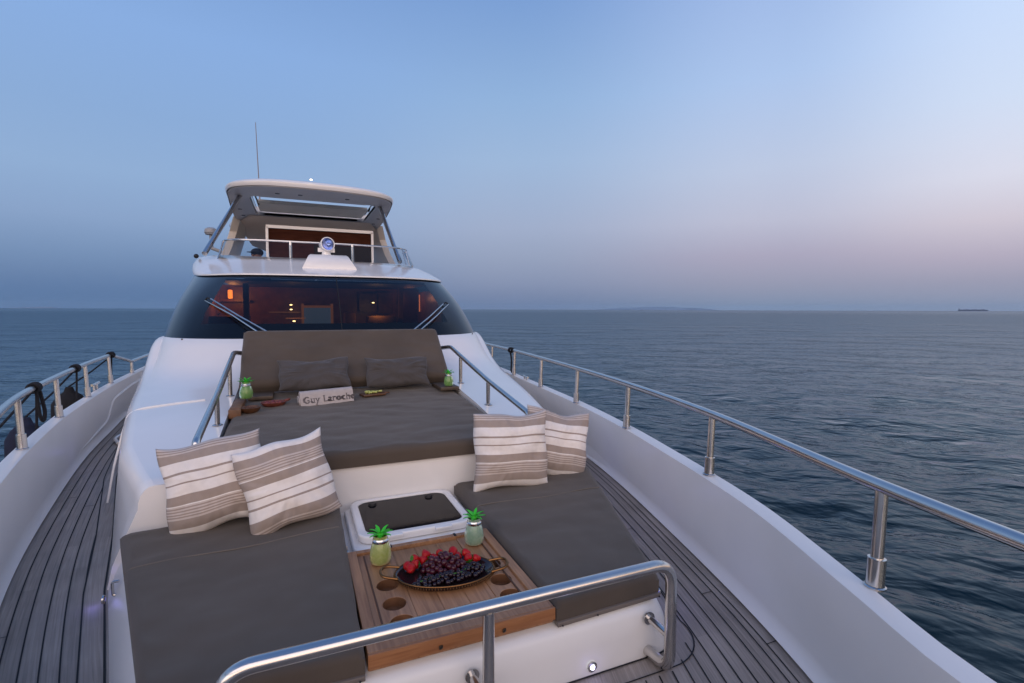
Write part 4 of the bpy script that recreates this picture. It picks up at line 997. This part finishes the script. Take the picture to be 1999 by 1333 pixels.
# ---------------- oval tray and fruit
tray = empty('oval_tray', 'dark oval serving tray with beaded brass rim and loop handles on the teak table', 'tray', loc=(.525,1.895,.262), rz=R(-14))
A_, B_ = .195, .128
def ov(k, z, n=64): return [(A_*k*math.cos(2*math.pi*i/n), B_*k*math.sin(2*math.pi*i/n), z) for i in range(n)]
MB().grid([ov(.001,.006), ov(.5,.005), ov(.85,.007), ov(.94,.014), ov(.97,.022), ov(1,.022), ov(.98,.008), ov(.9,.0), ov(.001,.0)], closed_u=True).build('dish', mat('tray_glaze', (.020,.012,.014), .14, coat=.2), tray, sharp=80)
bd = MB(); BR = mat('brass', (.22,.11,.045), .38, 1)
bd.tube(ov(1.0,.023)+[ov(1.0,.023)[0]], .0028, 6, False)
for i in range(110):
    a_ = 2*math.pi*i/110; bd.ball((A_*1.015*math.cos(a_), B_*1.015*math.sin(a_), .016), .0042, 1)
bd.build('beaded_rim', BR, tray)
for s in (-1, 1):
    MB().tube(fillet([(s*A_*.93,-.045,.024),(s*(A_+.045),-.040,.034),(s*(A_+.058),0,.036),(s*(A_+.045),.040,.034),(s*A_*.93,.045,.024)], .03), .0055, 8).build('handle', BR, tray)
Mt = Matrix.Translation((.525,1.895,.262)) @ Matrix.Rotation(R(-14), 4, 'Z')
def strawmat():
    m = mat('strawberry_skin', (.50,.012,.014), .38, spec=.35)
    t = m.node_tree; b = t.nodes['Principled BSDF']; tc = t.nodes.new('ShaderNodeTexCoord'); vo = t.nodes.new('ShaderNodeTexVoronoi'); vo.inputs['Scale'].default_value = 230
    t.links.new(tc.outputs['Object'], vo.inputs[0]); r = t.nodes.new('ShaderNodeValToRGB'); r.color_ramp.elements[0].color = (.75,.45,.12,1); r.color_ramp.elements[0].position = .08
    r.color_ramp.elements[1].color = (.40,.006,.010,1); r.color_ramp.elements[1].position = .16; t.links.new(vo.outputs[0], r.inputs[0]); t.links.new(r.outputs[0], b.inputs['Base Color'])
    bp = t.nodes.new('ShaderNodeBump'); bp.inputs['Strength'].default_value = .6; bp.inputs['Distance'].default_value = .001; t.links.new(vo.outputs[0], bp.inputs['Height']); t.links.new(bp.outputs[0], b.inputs['Normal'])
    return m
SM = strawmat(); CAL = mat('berry_leaf', (.06,.20,.03), .6)
sbm = MB().lathe([(0,-.021),(.005,-.0195),(.010,-.013),(.0145,-.004),(.0165,.004),(.0150,.011),(.009,.0145),(0,.0135)], (0,0,0), 18)
me_s = None
cal = MB()
for k in range(7):
    a_ = k*.9; d = Vector((math.cos(a_), math.sin(a_), 0)); n_ = Vector((-d.y, d.x, 0))
    cal.grid([[Vector((0,0,.0145))-n_*.002, Vector((0,0,.0145))+n_*.002], [d*.008-n_*.004+Vector((0,0,.0165)), d*.008+n_*.004+Vector((0,0,.0165))], [d*.015+Vector((0,0,.014)), d*.0152+Vector((0,0,.014))]])
cal.tube([(0,0,.013),(0.001,.002,.021)], .0013, 5)
names_ = ['leftmost', 'second', 'third', 'fourth', 'fifth', 'sixth', 'seventh', 'eighth', 'ninth', 'tenth', 'eleventh', 'twelfth', 'thirteenth', 'rightmost']
random.seed(11)
straw = sbm.build('strawberry', SM); cl0 = cal.build('calyx', CAL, straw)
spots = []
for i in range(14):
    a_ = R(172-138*i/13); rr_ = .80 if i % 2 else .70
    spots.append((A_*rr_*math.cos(a_), B_*(rr_+.06)*math.sin(a_), .030+(.012 if i in (3,5,7,9,11) else 0)))
for i, p in enumerate(spots):
    o = straw if i == 0 else straw.copy()
    if i: sc.collection.objects.link(o); c_ = cl0.copy(); sc.collection.objects.link(c_); c_.parent = o
    o.matrix_world = Matrix.Translation(Mt @ Vector(p)) @ Matrix.Rotation(random.random()*6.28, 4, 'Z') @ Matrix.Rotation(R(60+random.random()*60), 4, 'X') @ Matrix.Scale(.92+.28*random.random(), 4)
    tag(o, f'red strawberry, {names_[i]} ' + ('' if i in (0, 13) else 'from the left ') + 'along the far rim of the oval tray', 'strawberry', 'strawberries on the oval tray')
def bunch(name, label, c, mt, n_, ext, seed, rad_=.0105, zc=.016, lay=.030):
    random.seed(seed); b0 = empty(name, label, 'grapes', 'fruit bunches on the oval tray', loc=Mt @ Vector(c))
    gm = MB().ball((0,0,0), rad_, 2, (1,1,1.12)); g0 = None; pts = []
    tries = 0
    while len(pts) < n_ and tries < 6000:
        tries += 1; a_ = random.random()*6.283; q_ = math.sqrt(random.random()); x, y = ext[0]*q_*math.cos(a_), ext[1]*q_*math.sin(a_)
        z = random.random()*lay*(1-q_*q_)
        if all((x-p[0])**2+(y-p[1])**2+(z-p[2])**2 > (rad_*1.55)**2 for p in pts): pts.append((x, y, z))
    for i, p in enumerate(pts):
        if g0 is None: g0 = gm.build('grape', mt, b0); o = g0
        else: o = g0.copy(); sc.collection.objects.link(o); o.parent = b0
        o.location = p; o.rotation_euler = (random.random()*3, random.random()*3, 0); s_ = .78+.50*random.random(); o.scale = (s_,)*3
    MB().tube([(-ext[0]*.8,0,.01),(0,.004,lay*.7),(ext[0]*.7,-.003,.015)], .0018, 6).build('stem', CAL, b0)
    return b0
GRR = mat('red_grape', (.055,.006,.014), .30, coat=.1, noise_s=60, noise_a=.5); GRB = mat('black_grape', (.014,.004,.009), .22, coat=.1, noise_s=60, noise_a=.4)
bunch('grape_bunch', 'dark red grape bunch in the middle of the oval tray', (-.005,.026,.020), GRR, 70, (.088,.060), 5, .0110, lay=.050)
bunch('grape_bunch', 'black grape bunch along the near edge of the oval tray', (-.010,-.062,.018), GRB, 55, (.110,.032), 6, .0095, lay=.018)
bunch('grape_bunch', 'small black grape bunch at the right end of the oval tray', (.112,-.010,.018), GRB, 30, (.045,.040), 7, .0095, lay=.022)

# ---------------- bowls and board on the sunpad
TER = mat('terracotta', (.16,.045,.03), .4, coat=.1, noise_s=25, noise_a=.3); WB = mat('wood_bowl', (.10,.045,.022), .4, noise_s=30, noise_a=.4)
DATE = mat('date_fruit', (.16,.018,.014), .25, coat=.4)
bw = empty('fruit_bowl', 'oval reddish terracotta bowl with dark fruit on the sunpad', 'bowl', 'small bowls on the sunpad', loc=(-.16,4.02,.612), rz=.2)
MB().lathe([(0,.0),(.05,0),(.075,.012),(.088,.034),(.084,.036),(.068,.016),(0,.008)], (0,0,0), 28).tube([(.075,.02,.030),(.105,.03,.038),(.112,.045,.036)], .010, 8).build('bowl', TER, bw)
random.seed(3); db = MB()
for k in range(16): a_ = random.random()*6.28; q_ = .058*math.sqrt(random.random()); db.ball((q_*math.cos(a_), q_*math.sin(a_), .022+.012*random.random()), .012, 2, (1.4,1,.9), Matrix.Rotation(random.random()*3,4,'Z'))
db.build('dates', DATE, bw)
for c_ in bw.children: pass
bw.scale = (1.0,.8,1)
b2 = empty('nut_bowl', 'small round dark wooden bowl in front of the left sunpad jar', 'bowl', 'small bowls on the sunpad', loc=(-.30,3.86,.606))
MB().lathe([(0,.0),(.035,0),(.055,.014),(.066,.040),(.062,.041),(.050,.018),(0,.010)], (0,0,0), 28).build('bowl', WB, b2)
db = MB()
for k in range(14): a_ = random.random()*6.28; q_ = .042*math.sqrt(random.random()); db.ball((q_*math.cos(a_), q_*math.sin(a_), .024+.012*random.random()), .009, 2, (1.3,1,1))
db.build('nuts', mat('nuts', (.10,.04,.02), .5), b2)
bdw = empty('fruit_board', 'small dark wooden board with pale green fruit slices on the sunpad', 'board', loc=(.555,4.13,.628), rz=R(14))
MB().box((0,0,.010), (.19,.10,.018), bev=.007).box((.115,.0,.013), (.05,.03,.012), bev=.005).build('wooden_board', WB, bdw)
SLC = mat('melon', (.42,.46,.14), .35, noise_s=60, noise_a=.3)
random.seed(9)
sb_ = MB()
for k in range(16): sb_.box((-.055+.11*random.random(), -.028+.056*random.random(), .026+.012*random.random()), (.030,.014,.012), rz=random.random()*3, rx=random.random()*.8, bev=.003)
sb_.build('fruit_slices', SLC, bdw)

# ---------------- fenders, ropes
NAVY = mat('navy_cover', (.008,.012,.035), .85, bump=.6, bump_s=200, noise_s=15, noise_a=.3); BLKC = mat('black_cover', (.006,.006,.008), .85, bump=.6, bump_s=200)
def rail_x(y): return float(np.interp(y, yy, smoothtab(lt, list(yy))))
def knot(mb, y, n=5):
    x = rail_x(y); dx = (rail_x(y+.05)-rail_x(y-.05))/.1; d = Vector((dx, 1, 0)).normalized(); nr_ = Vector((-d.y, d.x, 0))
    pts = []
    for i in range(n*16+1):
        a_ = 2*math.pi*i/16; pts.append(Vector((x, y, .785))+d*(.017*(i/16-n/2))+(nr_*math.cos(a_)+Vector((0,0,1))*math.sin(a_))*.0295)
    mb.tube(pts, .0095, 6); return Vector((x, y, .785))
def fender(y, dy, sz, mt, label, zt=.30, loops=False, yl=0, body=True):
    fe = empty('fender', label, 'fender', 'covered fenders hung from the left rail', loc=(rail_x(y), y, .785))
    mb = MB(); c = knot(mb, y)
    ty = y+dy; tx = float(np.interp(ty, YS, lc))-.125-sz-.02
    topp = Vector((tx, ty, zt))
    mb.tube([c+Vector((-.01,-.02,-.03)), c.lerp(topp, .5)+Vector((0,0,-.02)), topp], .0085, 6)
    mb.tube([c+Vector((0,.03,-.03)), Vector((c.x-.01, y+.03, .50))], .0085, 6)
    if loops: mb.tube(fillet([c+Vector((.01,.0,-.03)), c+Vector((.03,-.02,-.20)), c+Vector((.03,.03,-.245)), c+Vector((.03,.06,-.18)), c+Vector((.01,.05,-.03))], .05), .011, 6)
    mb.v = [tuple(Vector(p)-c) for p in mb.v]; mb.build('rope', ROPE, fe)
    T = Matrix.Translation(topp-c)
    MB().lathe([(0,.0),(.03,-.005),(.045,-.05),(sz*.7,-.10),(sz*.97,-.17),(sz,-.26),(sz,-.75),(sz*.8,-.90),(.04,-1.0),(0,-1.0)], (0,0,0), 24, T).build('fender_body', mt, fe)
    return fe
fender(4.36, -.45, .16, BLKC, 'black covered fender hanging outside the left rail, nearest the bow', .42, True)
fender(5.63, -.50, .13, NAVY, 'dark navy covered fender hanging outside the left rail, the middle one', .46)
fender(7.11, -.62, .15, BLKC, 'black covered fender hanging outside the left rail, farthest aft', .52)
rp = empty('hanging_rope', 'black rope tied to the right rail beside the windshield', 'rope', loc=(2.60,6.1,.785))
mb = MB()
for k in range(1):
    pts = []
    for i in range(4*16+1):
        a_ = 2*math.pi*i/16; pts.append(Vector((.115*.012*(i/16-2), .018*(i/16-2), 0))+Vector((math.cos(a_), 0, math.sin(a_)))*.029)
    mb.tube(pts, .009, 6)
mb.tube(fillet([(0,.02,-.03),(.01,.0,-.12),(-.01,-.03,-.28),(.02,-.06,-.31)], .05), .011, 6).build('rope', ROPE, rp)
# cleat on the port cap
YB().tube([(-1.93,6.40,.53),(-1.95,6.66,.53)], .014, 8).tube([(-1.935,6.47,.47),(-1.935,6.47,.53)], .012, 8).tube([(-1.945,6.58,.47),(-1.945,6.58,.53)], .012, 8).build('cleat', CHR)
YB().tube([(2.545,5.45,.505),(2.565,5.62,.505)], .012, 8).tube([(2.55,5.50,.47),(2.55,5.50,.505)], .010, 8).tube([(2.56,5.58,.47),(2.56,5.58,.505)], .010, 8).build('cleat', CHR)

# ---------------- person on the flybridge
def person(loc, rz):
    me = bpy.data.meshes.new('person')
    J = [((0,0,.0),.14),((0,0,.18),.15),((0,.0,.36),.17),((0,0,.50),.13),((0,-.01,.58),.058),((0,-.03,.66),.075),((0,-.03,.74),.092),((0,-.025,.82),.070),
         ((.17,0,.50),.07),((.25,-.03,.28),.05),((.22,-.22,.16),.038),((.20,-.30,.17),.030),((-.17,0,.50),.07),((-.25,-.03,.28),.05),((-.22,-.22,.16),.038),((-.20,-.30,.17),.030),
         ((.10,-.05,-.02),.10),((.12,-.42,.0),.075),((.12,-.46,-.40),.05),((.12,-.58,-.44),.035),((-.10,-.05,-.02),.10),((-.12,-.42,.0),.075),((-.12,-.46,-.40),.05),((-.12,-.58,-.44),.035)]
    E_ = [(0,1),(1,2),(2,3),(3,4),(4,5),(5,6),(6,7),(3,8),(8,9),(9,10),(10,11),(3,12),(12,13),(13,14),(14,15),(0,16),(16,17),(17,18),(18,19),(0,20),(20,21),(21,22),(22,23)]
    me.from_pydata([j[0] for j in J], E_, []); o = bpy.data.objects.new('tmp', me); sc.collection.objects.link(o)
    sk = o.modifiers.new('s', 'SKIN'); ss = o.modifiers.new('u', 'SUBSURF'); ss.levels = 2
    for i, j in enumerate(J): me.skin_vertices[0].data[i].radius = (j[1], j[1])
    me.skin_vertices[0].data[0].use_root = True
    dg = bpy.context.evaluated_depsgraph_get(); m2 = bpy.data.meshes.new_from_object(o.evaluated_get(dg)); bpy.data.objects.remove(o)
    p = link('person', m2, mat('skin', (.25,.13,.10), .55)); p.location = loc; p.rotation_euler = (0,0,rz)
    m2.materials.append(mat('dark_shirt', (.03,.035,.05), .8))
    for pl in m2.polygons:
        if pl.center.z < .57: pl.material_index = 1
    MB().ball((0,-.015,.80), .098, 3, (1,1.12,.80)).box((0,-.14,.795), (.13,.10,.012), bev=.004).build('cap', mat('navy_cap', (.012,.018,.035), .8), p)
    MB().ball((0,-.125,.735), .014, 2, (1,1.2,1.5)).ball((.088,-.03,.73), .02, 2, (.4,1,1.4)).ball((-.088,-.03,.73), .02, 2, (.4,1,1.4)).build('face_features', mat('skin', (.25,.13,.10)), p)
    MB().ball((.033,-.112,.752), .009, 2).ball((-.033,-.112,.752), .009, 2).build('eyes', mat('eye', (.03,.02,.02), .2), p)
    return tag(p, 'seated person in a dark cap, only the head showing above the flybridge edge', 'person')
person((-.545, 9.3, 1.50), R(-40)).scale = (.92, .92, .92)

# ---------------- make every surface face outwards (glass and gelcoat reflect by facing)
CAMP = camo.matrix_world.translation
done = set()
for o in list(sc.objects):
    if o.type != 'MESH' or o.data.name in done or o.name == 'sea': continue
    done.add(o.data.name); bm = bmesh.new(); bm.from_mesh(o.data)
    bmesh.ops.recalc_face_normals(bm, faces=bm.faces)
    if any(e.is_boundary for e in bm.edges):
        off = Vector((.45, 4, 0)) if (o.parent and (o.parent == yacht or o.parent.parent == yacht)) else Vector(o.location)+(Vector(o.parent.location) if o.parent else Vector())
        ar = sum(f.calc_area() for f in bm.faces); nz = sum(f.normal.z*f.calc_area() for f in bm.faces)
        if o.name.startswith('bulwark'): sgn = sum(f.normal.z*f.calc_area() for f in bm.faces if f.calc_center_median().z > CH-.004)
        elif abs(nz) > .12*ar and not o.name.startswith(('headliner', 'reflector')): sgn = nz
        else: sgn = sum(f.normal.dot((CAMP-f.calc_center_median()-off).normalized())*f.calc_area() for f in bm.faces)
        if sgn < 0: bmesh.ops.reverse_faces(bm, faces=bm.faces)
    bm.to_mesh(o.data); bm.free()
# ================================================================ haze
hm = bpy.data.materials.new('haze_air'); hm.use_nodes = True; t = hm.node_tree; t.nodes.clear()
pv = t.nodes.new('ShaderNodeVolumePrincipled'); pv.inputs['Density'].default_value = 1.9e-5; pv.inputs['Color'].default_value = (.46,.70,.95,1)
ou = t.nodes.new('ShaderNodeOutputMaterial'); t.links.new(pv.outputs[0], ou.inputs['Volume'])
try: hm.cycles.homogeneous_volume = True
except Exception: pass
hz = MB().box((0, 0, 140), (60000, 60000, 2*(140+3.5)-0)).build('haze', hm, smooth=False); tag(hz, kind='stuff')
